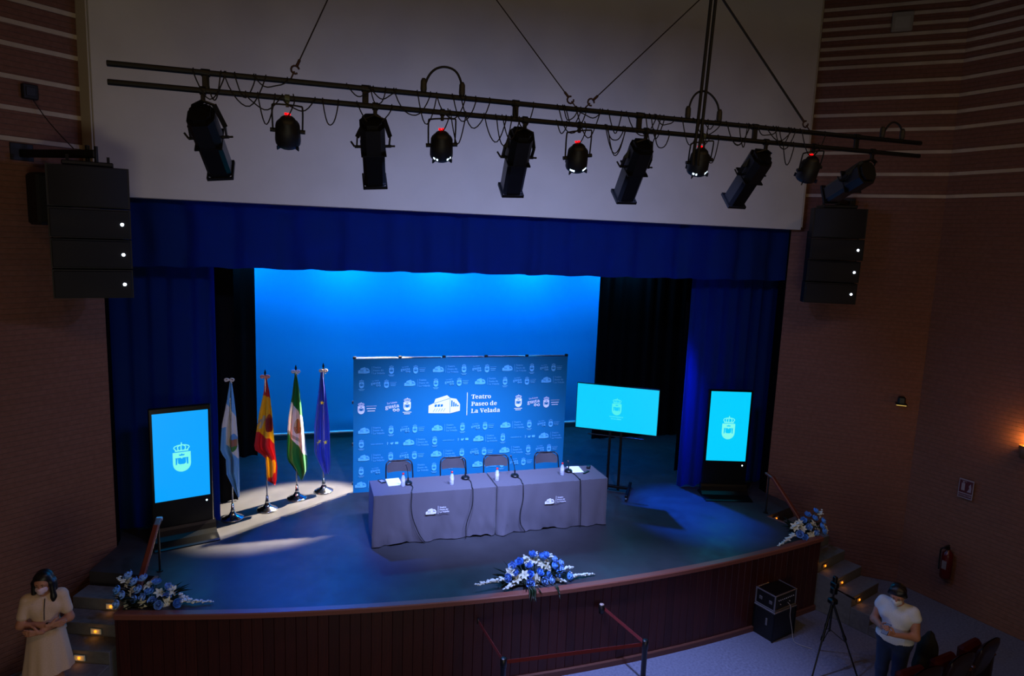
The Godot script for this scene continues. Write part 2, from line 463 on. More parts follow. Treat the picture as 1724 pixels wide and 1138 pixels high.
func spot(parent: Node3D, at: Vector3, to: Vector3, c: Color, e: float, angle: float, blend := 0.5, size := 0.08) -> SpotLight3D:
	var l := SpotLight3D.new()
	l.name = "light"
	parent.add_child(l, true)
	l.global_position = at
	var d := (to - at).normalized()
	l.global_basis = Basis.looking_at(d, Vector3.RIGHT if absf(d.y) > 0.95 else Vector3.UP)
	l.light_color = c
	l.light_energy = e
	l.spot_angle = angle
	l.spot_angle_attenuation = blend
	l.light_size = size
	l.spot_range = 40.0
	l.spot_attenuation = 2.0
	l.shadow_enabled = true
	return l


func omni(parent: Node3D, at: Vector3, c: Color, e: float, size := 0.05) -> OmniLight3D:
	var l := OmniLight3D.new()
	l.name = "light"
	parent.add_child(l, true)
	l.global_position = at
	l.light_color = c
	l.light_energy = e
	l.light_size = size
	l.omni_range = 40.0
	l.omni_attenuation = 2.0
	l.shadow_enabled = true
	return l


func area(parent: Node3D, at: Vector3, to: Vector3, sz: Vector2, c: Color, e: float) -> AreaLight3D:
	var l := AreaLight3D.new()
	l.name = "light"
	parent.add_child(l, true)
	l.global_position = at
	var d := (to - at).normalized()
	l.global_basis = Basis.looking_at(d, Vector3.RIGHT if absf(d.y) > 0.95 else Vector3.UP)
	l.area_size = sz
	l.light_color = c
	l.light_energy = e
	l.area_range = 40.0
	l.area_attenuation = 2.0
	l.shadow_enabled = true
	return l


func _ready() -> void:
	set_camera()
	set_environment()
	build_house_lights()
	build_hall()
	build_stage()
	build_stairs()
	build_drapes()
	build_stage_lamps()
	build_truss()
	build_speakers()
	build_backdrop()
	build_tables()
	build_chairs()
	build_table_things()
	build_screens()
	build_flags()
	build_flowers()
	build_hall_things()
	build_wall_things()
	build_people()


func set_camera() -> void:
	var cam := Camera3D.new()
	cam.name = "camera"
	add_child(cam)
	var yaw := deg_to_rad(16.6)
	var pitch := deg_to_rad(8.31)
	var roll := deg_to_rad(2.18)
	var f := Vector3(sin(yaw) * cos(pitch), -sin(pitch), -cos(yaw) * cos(pitch))
	var r0 := Vector3(cos(yaw), 0, sin(yaw))
	var u0 := r0.cross(f)
	var r := r0 * cos(roll) + u0 * sin(roll)
	var u := u0 * cos(roll) - r0 * sin(roll)
	cam.transform = Transform3D(Basis(r, u, -f), Vector3(-2.65, 5.65, 9.95))
	cam.fov = rad_to_deg(2.0 * atan(569.0 / 1126.0))
	cam.near = 0.1
	cam.far = 100.0
	cam.current = true


func set_environment() -> void:
	var e := Environment.new()
	e.background_mode = Environment.BG_COLOR
	e.background_color = Color.BLACK
	e.tonemap_mode = Environment.TONE_MAPPER_LINEAR
	e.tonemap_exposure = 1.0
	e.sdfgi_enabled = true
	e.ssao_enabled = true
	e.ssil_enabled = true
	var w := WorldEnvironment.new()
	w.name = "surroundings"
	w.environment = e
	add_child(w)


# dimmed lamps over the seats behind the balcony, and daylight through the glazed doors at the back of the hall
func build_house_lights() -> void:
	for i in 3:
		var x := -4.0 + 4.0 * i
		var o := thing("ceiling_lamp", "%s dimmed round ceiling lamp over the seats behind the balcony" % ["left", "middle", "right"][i], "lamp", Vector3(x, 9.66, 8.6))
		var s := Shape.new(true)
		s.lathe([Vector2(0.0, 0.0), Vector2(0.2, 0.0), Vector2(0.24, 0.03), Vector2(0.24, 0.09), Vector2(0.0, 0.09)], 24)
		part(o, "housing", s, mat("lamp housing", Color(0.7, 0.7, 0.68), 0.5))
		s = Shape.new()
		s.lathe([Vector2(0.0, -0.012), Vector2(0.18, -0.01), Vector2(0.18, -0.002)], 24)
		part(o, "lamp_glass", s, glow("house lamp glass", Color(1.0, 0.78, 0.5), 1.2))
		area(o, Vector3(x, 9.62, 8.6), Vector3(x, 0, 8.6), Vector2(0.36, 0.36), Color(1.0, 0.80, 0.55), HOUSE)
	var d := structure("window_1", null, null, Transform3D(Basis(), Vector3(-2.6, 1.2, 13.25)))
	var s := Shape.new()
	s.box(Vector3.ZERO, Vector3(4.0, 2.2, 0.03))
	part(d, "window_pane", s, glow("window daylight", Color(1.0, 0.95, 0.85), 0.5))
	s = Shape.new()
	for x in [-2.0, -1.0, 0.0, 1.0, 2.0]:
		s.box(Vector3(x, 0, -0.03), Vector3(0.07, 2.3, 0.08))
	for y in [-1.12, 1.12]:
		s.box(Vector3(0, y, -0.03), Vector3(4.07, 0.07, 0.08))
	part(d, "window_frame", s, mat("door metal", Color(0.35, 0.35, 0.36), 0.5, 0.3))
	area(d, Vector3(-2.6, 1.2, 13.1), Vector3(-1.8, 3.0, 0.0), Vector2(3.8, 2.0), Color(1.0, 0.95, 0.83), DOORS)


func brick_material() -> StandardMaterial3D:
	if mats.has("brick"):
		return mats["brick"]
	# brickwork seen from too far off to pick single bricks apart: fine courses and blotches, 2.0 m by 1.04 m
	var w := 512
	var h := 256
	var im := Image.create(w, h, false, Image.FORMAT_RGB8)
	var hm := Image.create(w, h, false, Image.FORMAT_L8)
	var rng := RandomNumberGenerator.new()
	rng.seed = 7
	var grain := FastNoiseLite.new()
	grain.seed = 3
	grain.frequency = 0.05
	for row in 16:
		var tones := []
		for k in 8:
			tones.append(rng.randf_range(-1.0, 1.0))
		for y in 16:
			for x in w:
				var bx := (x + (32 if row % 2 else 0)) % w
				var joint: bool = y >= 14
				var t: float = tones[bx / 64]
				var g := grain.get_noise_2d(x, row * 16 + y)
				var c := Color(0.50, 0.36, 0.31)
				c = c.lerp(Color(0.42, 0.29, 0.245), clampf(0.5 + 0.10 * t + 0.45 * g, 0, 1))
				if joint:
					c = Color(0.42, 0.33, 0.29)
				im.set_pixel(x, row * 16 + y, c)
				hm.set_pixel(x, row * 16 + y, Color.BLACK if joint else Color.WHITE * (0.85 + 0.15 * g))
	var m := mat("brick", Color.WHITE, 0.9, 0.0, 0.25)
	triplanar(m, ImageTexture.create_from_image(im), Vector3(0.5, 1.0 / 1.04, 0.5))
	m.heightmap_enabled = true
	m.heightmap_texture = ImageTexture.create_from_image(hm)
	m.heightmap_scale = 0.5
	return m


func brick_wall(called: String, p0: Vector2, p1: Vector2, room: float) -> void:
	var d := (p1 - p0).normalized()
	var bs := Basis(Vector3(d.x, 0, d.y), Vector3.UP, Vector3(-d.y, 0, d.x))
	var n := p0.distance_to(p1)
	var s := Shape.new()
	s.box(Vector3(n * 0.5, 4.87, -room * 0.15), Vector3(n, 9.76, 0.3))
	var w := structure(called, s, brick_material(), Transform3D(bs, Vector3(p0.x, 0, p0.y)))
	s = Shape.new()
	s.box(Vector3(n * 0.5, 0, 0), Vector3(n, 0.052, 0.03))
	var band := s.done()
	for y in STRIPES:
		part(w, "stripe", band, triplanar(mat("pale stripe", Color(1, 1, 1), 0.9), noise_cached("stripe", 21, 0.02, Color(0.78, 0.72, 0.64), Color(0.62, 0.56, 0.49)), Vector3(0.3, 0.3, 0.3)), Transform3D(Basis(), Vector3(0, y, 0)))


func noise_cached(key: String, seed_: int, freq: float, a: Color, b: Color, stretch := Vector2.ONE) -> ImageTexture:
	if not mats.has("tex " + key):
		mats["tex " + key] = noise_image(seed_, freq, a, b, 256, 256, stretch)
	return mats["tex " + key]


func build_hall() -> void:
	var s := Shape.new()
	s.box(Vector3(0, -0.1, 6.0), Vector3(19.0, 0.2, 16.0))
	structure("floor", s, triplanar(mat("hall carpet", Color(1, 1, 1), 0.95, 0.0, 0.2), noise_cached("carpet", 5, 0.12, Color(0.45, 0.46, 0.53), Color(0.36, 0.37, 0.43)), Vector3(0.7, 0.7, 0.7)))
	brick_wall("wall_left", Vector2(-5.31, 0), Vector2(-7.05, 1.41), -1.0)
	brick_wall("wall_right", Vector2(5.31, 0), Vector2(7.05, 1.41), 1.0)
	brick_wall("wall_left_side", Vector2(-7.05, 1.41), Vector2(-9.92, 13.2), -1.0)
	brick_wall("wall_right_side", Vector2(7.05, 1.41), Vector2(9.92, 13.2), 1.0)
	s = Shape.new()
	s.box(Vector3(0, 4.87, 13.45), Vector3(20.4, 9.76, 0.3))
	structure("wall_back", s, mat("back wall", Color(0.34, 0.29, 0.26), 0.9))
	s = Shape.new()
	s.box(Vector3(0, 9.87, 3.9), Vector3(20.4, 0.24, 19.6))
	structure("ceiling", s, mat("ceiling paint", Color(0.50, 0.47, 0.43), 0.9))
	# the white wall over the opening, its ends turned back to meet the brick walls
	s = Shape.new()
	s.prism(PackedVector2Array([Vector2(-5.43, 0.0), Vector2(-5.43, 0.09), Vector2(-5.25, 0.29), Vector2(5.26, 0.29), Vector2(5.43, 0.09), Vector2(5.43, 0.0)]), 3.74, Transform3D(Basis(Vector3.RIGHT, Vector3.BACK, Vector3.DOWN), Vector3(0, 9.75, 0)))
	var w := structure("wall_proscenium", s, triplanar(mat("white wall paint", Color(1, 1, 1), 0.85, 0.0, 0.3), noise_cached("paint", 11, 0.01, Color(0.82, 0.80, 0.75), Color(0.78, 0.76, 0.71)), Vector3(0.4, 0.4, 0.4)))
	for g: float in [-1.0, 1.0]:
		s = Shape.new()
		s.bevel(Vector3.ZERO, Vector3(0.235, 3.70, 0.02), 0.004)
		var x := -5.355 if g < 0 else 5.36
		part(w, "corner_strip", s, mat("corner strip paint", Color(0.72, 0.68, 0.58), 0.8), Transform3D(Basis(Vector3.UP, g * deg_to_rad(48.0)), Vector3(x, 7.90, 0.195)))
	# walls of the stage house
	var black := mat("stage house black", Color(0.035, 0.035, 0.04), 0.95, 0.0, 0.1)
	s = Shape.new()
	s.box(Vector3(0, 4.87, -5.75), Vector3(16.6, 9.76, 0.3))
	structure("wall_stage_back", s, black)
	for g: float in [-1.0, 1.0]:
		s = Shape.new()
		s.box(Vector3(g * 8.15, 4.87, -2.8), Vector3(0.3, 9.76, 5.9))
		structure("wall_stage_left" if g < 0 else "wall_stage_right", s, black)
		s = Shape.new()
		s.box(Vector3(g * 6.72, 4.87, -0.12), Vector3(2.8, 9.76, 0.2))
		structure("wall_wing_left" if g < 0 else "wall_wing_right", s, black)
	s = Shape.new()
	s.box(Vector3(0, 7.93, -0.14), Vector3(10.6, 3.66, 0.14))
	structure("wall_stage_front", s, black)


func build_stage() -> void:
	var s := Shape.new()
	var p := PackedVector2Array()
	for v in [Vector2(5.31, 0.0), Vector2(5.31, -5.6), Vector2(-5.31, -5.6), Vector2(-5.31, 0.0), Vector2(-5.46, 0.68), Vector2(-4.61, 1.0)]:
		p.append(v)
	for i in 41:
		var x := lerpf(-4.87, 4.98, i / 40.0)
		p.append(Vector2(x, arc_z(x) - 0.05))
	p.append(Vector2(4.64, 0.93))
	p.append(Vector2(5.43, 0.62))
	s.prism(p, 1.215, Transform3D(Basis(Vector3.RIGHT, Vector3.BACK, Vector3.DOWN), Vector3(0, STAGE, 0)))
	for g: float in [-1.0, 1.0]:
		s.box(Vector3(g * 6.655, STAGE / 2, -2.85), Vector3(2.69, STAGE, 5.5))
	var m := triplanar(mat("stage floor", Color(1, 1, 1), 0.5, 0.0, 0.4), noise_cached("stage", 17, 0.015, Color(0.228, 0.226, 0.242), Color(0.186, 0.184, 0.198)), Vector3(0.35, 0.35, 0.35))
	m.roughness_texture = noise_image(29, 0.03, Color(0.95, 0.95, 0.95), Color(0.62, 0.62, 0.62))
	m.roughness = 0.62
	structure("stage_floor", s, m)
	# curved front: upright boards, a pale nosing along the edge and a skirting
	var front := Node3D.new()
	front.name = "stage_front"
	add_child(front)
	front.set_meta("kind", "structure")
	var tex := noise_image(31, 0.02, Color(0.27, 0.105, 0.075), Color(0.185, 0.07, 0.05), 256, 256, Vector2(6.0, 0.5))
	var wood := []
	for i in 4:
		var c: float = [1.0, 0.93, 0.97, 0.88][i]
		var wm := mat("front board %d" % i, Color(c, c * 0.98, c * 0.97), 0.42, 0.0, 0.45)
		triplanar(wm, tex, Vector3(1.2, 0.8, 1.2))
		wm.uv1_offset = Vector3(0.23 * i, 0.41 * i, 0.0)
		wood.append(wm)
	s = Shape.new()
	s.bevel(Vector3.ZERO, Vector3(0.1225, 1.08, 0.024), 0.004)
	var board := s.done()
	var a0 := asin(-4.86 / ARC_R)
	var a1 := asin(4.97 / ARC_R)
	var n := 79
	for i in n:
		var a := lerpf(a0, a1, (i + 0.5) / n)
		var r := ARC_R - 0.036
		part(front, "board", board, wood[(i * 7 + i / 3) % 4], Transform3D(Basis(Vector3.UP, a), Vector3(r * sin(a), 0.62, r * cos(a) + ARC_Z - ARC_R)))
	part(front, "nosing", ring_bar(-4.88, 4.99, -0.09, 0.012, 1.165, 1.228), mat("nosing wood", Color(0.46, 0.27, 0.22), 0.45))
	part(front, "skirting", ring_bar(-4.87, 4.98, -0.05, 0.006, 0.0, 0.085), mat("skirting wood", Color(0.33, 0.19, 0.15), 0.5))
	# side edges of the stage by the stairs
	for e in [[Vector2(-4.87, 1.84), Vector2(-4.61, 1.0)], [Vector2(4.98, 1.80), Vector2(4.64, 0.93)]]:
		s = Shape.new()
		var a: Vector2 = e[0]
		var b: Vector2 = e[1]
		var c := (a + b) / 2
		var yaw := atan2(a.x - b.x, a.y - b.y)
		s.bevel(Vector3(c.x, 1.195, c.y), Vector3(0.05, 0.065, a.distance_to(b)), 0.006, Basis(Vector3.UP, yaw))
		part(front, "side_nosing", s, mat("nosing wood"))
		s = Shape.new()
		s.box(Vector3(c.x, 0.58, c.y), Vector3(0.03, 1.16, a.distance_to(b) - 0.01), Basis(Vector3.UP, yaw))
		part(front, "side_panel", s, wood[1])


# a bar with a square section that follows the stage front
func ring_bar(x0: float, x1: float, back: float, fore: float, y0: float, y1: float) -> Shape:
	var s := Shape.new()
	var n := 60
	var prev := []
	for i in n + 1:
		var a := lerpf(asin(x0 / ARC_R), asin(x1 / ARC_R), float(i) / n)
		var d := Vector3(sin(a), 0, cos(a))
		var o := Vector3(0, 0, ARC_Z - ARC_R)
		var now := [o + d * (ARC_R + back) + Vector3.UP * y0, o + d * (ARC_R + fore) + Vector3.UP * y0, o + d * (ARC_R + fore) + Vector3.UP * (y1 - 0.012), o + d * (ARC_R + fore - 0.012) + Vector3.UP * y1, o + d * (ARC_R + back) + Vector3.UP * y1]
		if prev:
			for k in 5:
				var m := (k + 1) % 5
				s.quad(prev[k], prev[m], now[m], now[k])
		prev = now
	return s


func build_stairs() -> void:
	for g: float in [-1.0, 1.0]:
		var b := Vector3(-4.61, 0, 1.0) if g < 0 else Vector3(4.64, 0, 0.93)
		var e1 := Vector3(g * cos(deg_to_rad(20)), 0, -sin(deg_to_rad(20)))
		var e2 := Vector3(g * sin(deg_to_rad(20)), 0, cos(deg_to_rad(20)))
		var yaw := g * deg_to_rad(20)
		var o := Node3D.new()
		o.name = "stairs_left" if g < 0 else "stairs_right"
		add_child(o)
		o.set_meta("kind", "structure")
		var stone := triplanar(mat("stair stone", Color(1, 1, 1), 0.7), noise_cached("stone", 41, 0.05, Color(0.40, 0.41, 0.43), Color(0.31, 0.32, 0.345)), Vector3(0.8, 0.8, 0.8), true)
		for k in range(1, 8):
			var top := STAGE - 0.1525 * k
			var s := Shape.new()
			s.bevel(b + e1 * 0.455 + e2 * (0.29 * (k - 1) + 0.195) + Vector3.UP * top * 0.5, Vector3(0.86, top, 0.288), 0.006, Basis(Vector3.UP, yaw))
			part(o, "step", s, stone)
		# small lights let into the risers
		var which := [1, 2, 3] if g < 0 else [0, 3, 4, 5]
		for k: int in which:
			var f := 0.29 * k + 0.05 + (0.0 if k else -0.045)
			var at: Vector3 = b + e1 * (0.38 if g < 0 else 0.24) + e2 * (f + 0.004) + Vector3.UP * (STAGE - 0.1525 * (k + 1) + 0.062)
			var place: String = {1: "uppermost in view on the left stairs", 2: "middle one on the left stairs", 3: "lowest in view on the left stairs"}[k] if g < 0 else {0: "at the top of the right stairs", 3: "on the right stairs right under the flowers", 4: "on the right stairs behind the tripod head", 5: "lowest in view on the right stairs"}[k]
			var t := thing("step_light", "small amber step light in a pale plate, %s" % place, "step light", at, yaw, "step lights in the risers of the stairs")
			var s := Shape.new()
			s.bevel(Vector3(0, 0, 0.006), Vector3(0.135, 0.072, 0.014), 0.006)
			part(t, "plate", s, mat("step light plate", Color(0.78, 0.84, 0.80), 0.4) if g < 0 else mat("step light plate right", Color(0.42, 0.36, 0.30), 0.5))
			s = Shape.new(true)
			s.ball(Vector3(0, 0.004, 0.016), Vector3(0.017, 0.017, 0.012), 10)
			part(t, "bulb", s, glow("step bulb", Color(1.0, 0.50, 0.10), 3.0))
			omni(t, at + e2 * 0.05, Color(1.0, 0.62, 0.25), 0.0018, 0.02)


# hanging cloth in soft folds: plan is a line of (x, z) points, hung from y1 down to y0
func drape(plan: Array, y0: float, y1: float, pitch: float, depth: float, seed_: int) -> Shape:
	var curve := Curve2D.new()
	for p in plan:
		curve.add_point(p)
	var length := curve.get_baked_length()
	var rng := RandomNumberGenerator.new()
	rng.seed = seed_
	var n := int(length / pitch * 10.0)
	var wob := FastNoiseLite.new()
	wob.seed = seed_
	wob.frequency = 0.35
	var rows := []
	var rows_n := 10
	for j in rows_n + 1:
		var f := float(j) / rows_n
		var row := []
		for i in n + 1:
			var d := length * i / n
			var p := curve.sample_baked(d)
			var q := curve.sample_baked(minf(d + 0.01, length)) - curve.sample_baked(maxf(d - 0.01, 0.0))
			var side := Vector2(-q.y, q.x).normalized()
			var ph := d / pitch * TAU + 2.2 * wob.get_noise_2d(d * 3.0, 0.0) + 0.5 * wob.get_noise_2d(d * 3.0, f * 4.0)
			var amp := depth * (0.6 + 0.5 * wob.get_noise_2d(d * 4.0, 50.0)) * (0.65 + 0.45 * f)
			var off := (sin(ph) + 0.3 * sin(2.0 * ph + 1.0)) * amp
			p += side * off
			row.append(Vector3(p.x, lerpf(y1, y0, f) + (0.012 * sin(ph) if j == rows_n else 0.0), p.y))
		rows.append(row)
	var s := Shape.new(true)
	s.sheet(rows)
	# the back of the cloth, 4 mm behind
	var back := []
	for r in rows:
		var b := []
		for v in r:
			b.append(v + Vector3(0, 0, -0.004))
		b.reverse()
		back.append(b)
	s.sheet(back)
	return s


func cloth(key: String, c: Color, sheen := 0.3) -> StandardMaterial3D:
	var m := mat(key, c, 0.9, 0.0, 0.2)
	m.rim_enabled = sheen > 0.0
	m.rim = sheen
	m.rim_tint = 0.8
	return m


func build_drapes() -> void:
	var blue := cloth("blue velvet", Color(0.06, 0.16, 0.36), 0.1)
	blue.backlight_enabled = true
	blue.backlight = Color(0.08, 0.44, 0.78)
	single("stage_valance", "deep blue pleated valance hanging under the white wall across the opening", "curtain", drape([Vector2(-5.36, -0.08), Vector2(5.36, -0.08)], 5.12, 6.08, 0.62, 0.085, 4), blue)
	single("stage_curtain", "drawn deep blue stage curtain behind the left upright screen", "curtain", drape([Vector2(-5.7, -0.56), Vector2(-4.35, -0.56), Vector2(-4.05, -0.60)], STAGE + 0.02, 5.9, 0.27, 0.055, 9), blue, Transform3D(), "stage curtains")
	single("stage_curtain", "drawn deep blue stage curtain behind the right upright screen", "curtain", drape([Vector2(5.7, -0.56), Vector2(4.15, -0.56), Vector2(3.81, -0.60)], STAGE + 0.02, 5.9, 0.27, 0.055, 12), blue, Transform3D(), "stage curtains")
	var black := cloth("black serge", Color(0.045, 0.045, 0.055), 0.1)
	for a in [[-3.88, -6.2, -1.4, "black masking curtain just behind the left blue curtain"], [-3.75, -6.2, -3.7, "black masking curtain deep on the left side of the stage"], [4.2, 6.2, -1.4, "black masking curtain just behind the right blue curtain"], [3.40, 6.2, -3.7, "black masking curtain right of the blue cloth behind the television"]]:
		single("masking_curtain", a[3], "curtain", drape([Vector2(a[0], a[2]), Vector2(a[1], a[2])], STAGE + 0.01, 6.6, 0.3, 0.04, int(a[2] * 10) + 77), black, Transform3D(), "black masking curtains")
	# the blue-lit back cloth with its weighted bottom bar
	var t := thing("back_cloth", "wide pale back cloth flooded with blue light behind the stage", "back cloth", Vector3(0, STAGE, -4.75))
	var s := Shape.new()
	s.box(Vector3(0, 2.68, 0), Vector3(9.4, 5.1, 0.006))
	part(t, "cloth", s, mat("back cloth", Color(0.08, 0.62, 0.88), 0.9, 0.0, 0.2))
	for x in [-4.4, 0.0, 4.4]:
		s = Shape.new()
		s.tube([Vector3(x, 5.2, 0.0), Vector3(x, 8.53, 0.0)], 0.006, 6)
		part(t, "hanging_line", s, mat("cable black", Color(0.02, 0.02, 0.022), 0.7))
	s = Shape.new()
	s.tube([Vector3(-4.72, 0.125, 0.0), Vector3(4.72, 0.125, 0.0)], 0.028, 12)
	part(t, "bottom_bar", s, mat("bottom bar", Color(0.85, 0.86, 0.88), 0.35, 0.2))


# a batten over the stage, hidden by the valance, with the lamps that flood the cloth and the floor
func build_stage_lamps() -> void:
	var grey := mat("lamp black", Color(0.03, 0.03, 0.034), 0.5, 0.2)
	for z in [-4.2, -3.2, -2.2]:
		var s := Shape.new()
		s.tube([Vector3(-5.2, 6.35 if z > -4.0 else 6.0, z), Vector3(5.2, 6.35 if z > -4.0 else 6.0, z)], 0.025, 10)
		for x in [-4.8, 0.0, 4.8]:
			s.tube([Vector3(x, 6.35 if z > -4.0 else 6.0, z), Vector3(x, 9.76, z)], 0.006, 6)
		single("lighting_batten", "steel batten over the %s of the stage" % ("back cloth end" if z < -4.0 else ("rear third" if z < -3.0 else "middle")), "batten", s, grey)
	for i in 5:
		var x := -4.1 + 2.05 * i
		var t := thing("cyclorama_light", "%s blue flood lamp above the back cloth" % ["leftmost", "second", "middle", "fourth", "rightmost"][i], "stage light", Vector3(x, 5.75, -4.30), 0.0, "flood lamps above the back cloth")
		var s := Shape.new()
		s.bevel(Vector3(0, 0, 0.1), Vector3(1.98, 0.2, 0.16), 0.02)
		s.box(Vector3(0, 0.18, 0.1), Vector3(0.04, 0.2, 0.04))
		part(t, "housing", s, grey)
		s = Shape.new()
		s.box(Vector3(0, 0, 0.014), Vector3(1.9, 0.14, 0.01))
		part(t, "lamp_glass", s, glow("blue flood glass", Color(0.0, 0.40, 1.0), 3.0))
		area(t, Vector3(x, 5.75, -4.31), Vector3(x, 3.9, -4.75), Vector2(1.9, 0.14), CYC_COLOR, CYC)
	var wash := [[-2.9, -2.2, Vector3(-2.7, STAGE, 0.8), WASH_L], [-1.6, -2.2, Vector3(-2.4, STAGE, -2.4), WASH_B], [0.3, -2.2, Vector3(-0.6, STAGE, -2.6), WASH_B], [3.3, -2.2, Vector3(3.5, STAGE, 0.4), WASH_R], [2.2, -2.2, Vector3(2.6, STAGE, -2.4), WASH_B * 0.5]]
	for i in wash.size():
		var a: Array = wash[i]
		var at := Vector3(a[0], 6.15, a[1])
		var t := thing("wash_light", "%s blue wash lamp over the stage" % ["leftmost", "second", "middle", "rightmost", "fourth"][i], "stage light", at, 0.0, "blue wash lamps over the stage")
		lamp_can(t, at, a[2], glow("blue wash glass", Color(0.02, 0.2, 1.0), 3.0), grey)
		spot(t, at, a[2], WASH_COLOR, a[3], 13.5 if i == 3 else (18.0 if i == 0 else 23.0), 1.0, 0.08)
	var at := Vector3(0.3, 6.15, -3.2)
	var to := Vector3(-3.0, STAGE, -0.9)
	var t := thing("profile_lamp", "white profile lamp over the stage aimed at the flags", "stage light", at)
	lamp_can(t, at, to, glow("white profile glass", Color(1.0, 0.95, 0.85), 3.0), grey)
	spot(t, at, to, Color(1.0, 0.93, 0.80), FLAG_SPOT, 11.5, 0.5, 0.05)


func lamp_can(t: Node3D, at: Vector3, to: Vector3, glass: Material, body: Material) -> void:
	var d := (to - at).normalized()
	var bs := Basis(Quaternion(Vector3.UP, d))
	var s := Shape.new(true)
	s.lathe([Vector2(0.0, -0.30), Vector2(0.07, -0.30), Vector2(0.11, -0.24), Vector2(0.11, -0.02), Vector2(0.10, -0.02), Vector2(0.10, -0.05), Vector2(0.0, -0.05)], 18, Transform3D(bs))
	s.tube([Vector3(0, 0.05, 0) - d * 0.15, Vector3(0, 0.22, 0)], 0.012, 6)
	part(t, "housing", s, body)
	s = Shape.new()
	s.lathe([Vector2(0.0, -0.035), Vector2(0.095, -0.035), Vector2(0.095, -0.045)], 18, Transform3D(bs))
	part(t, "lamp_glass", s, glass)


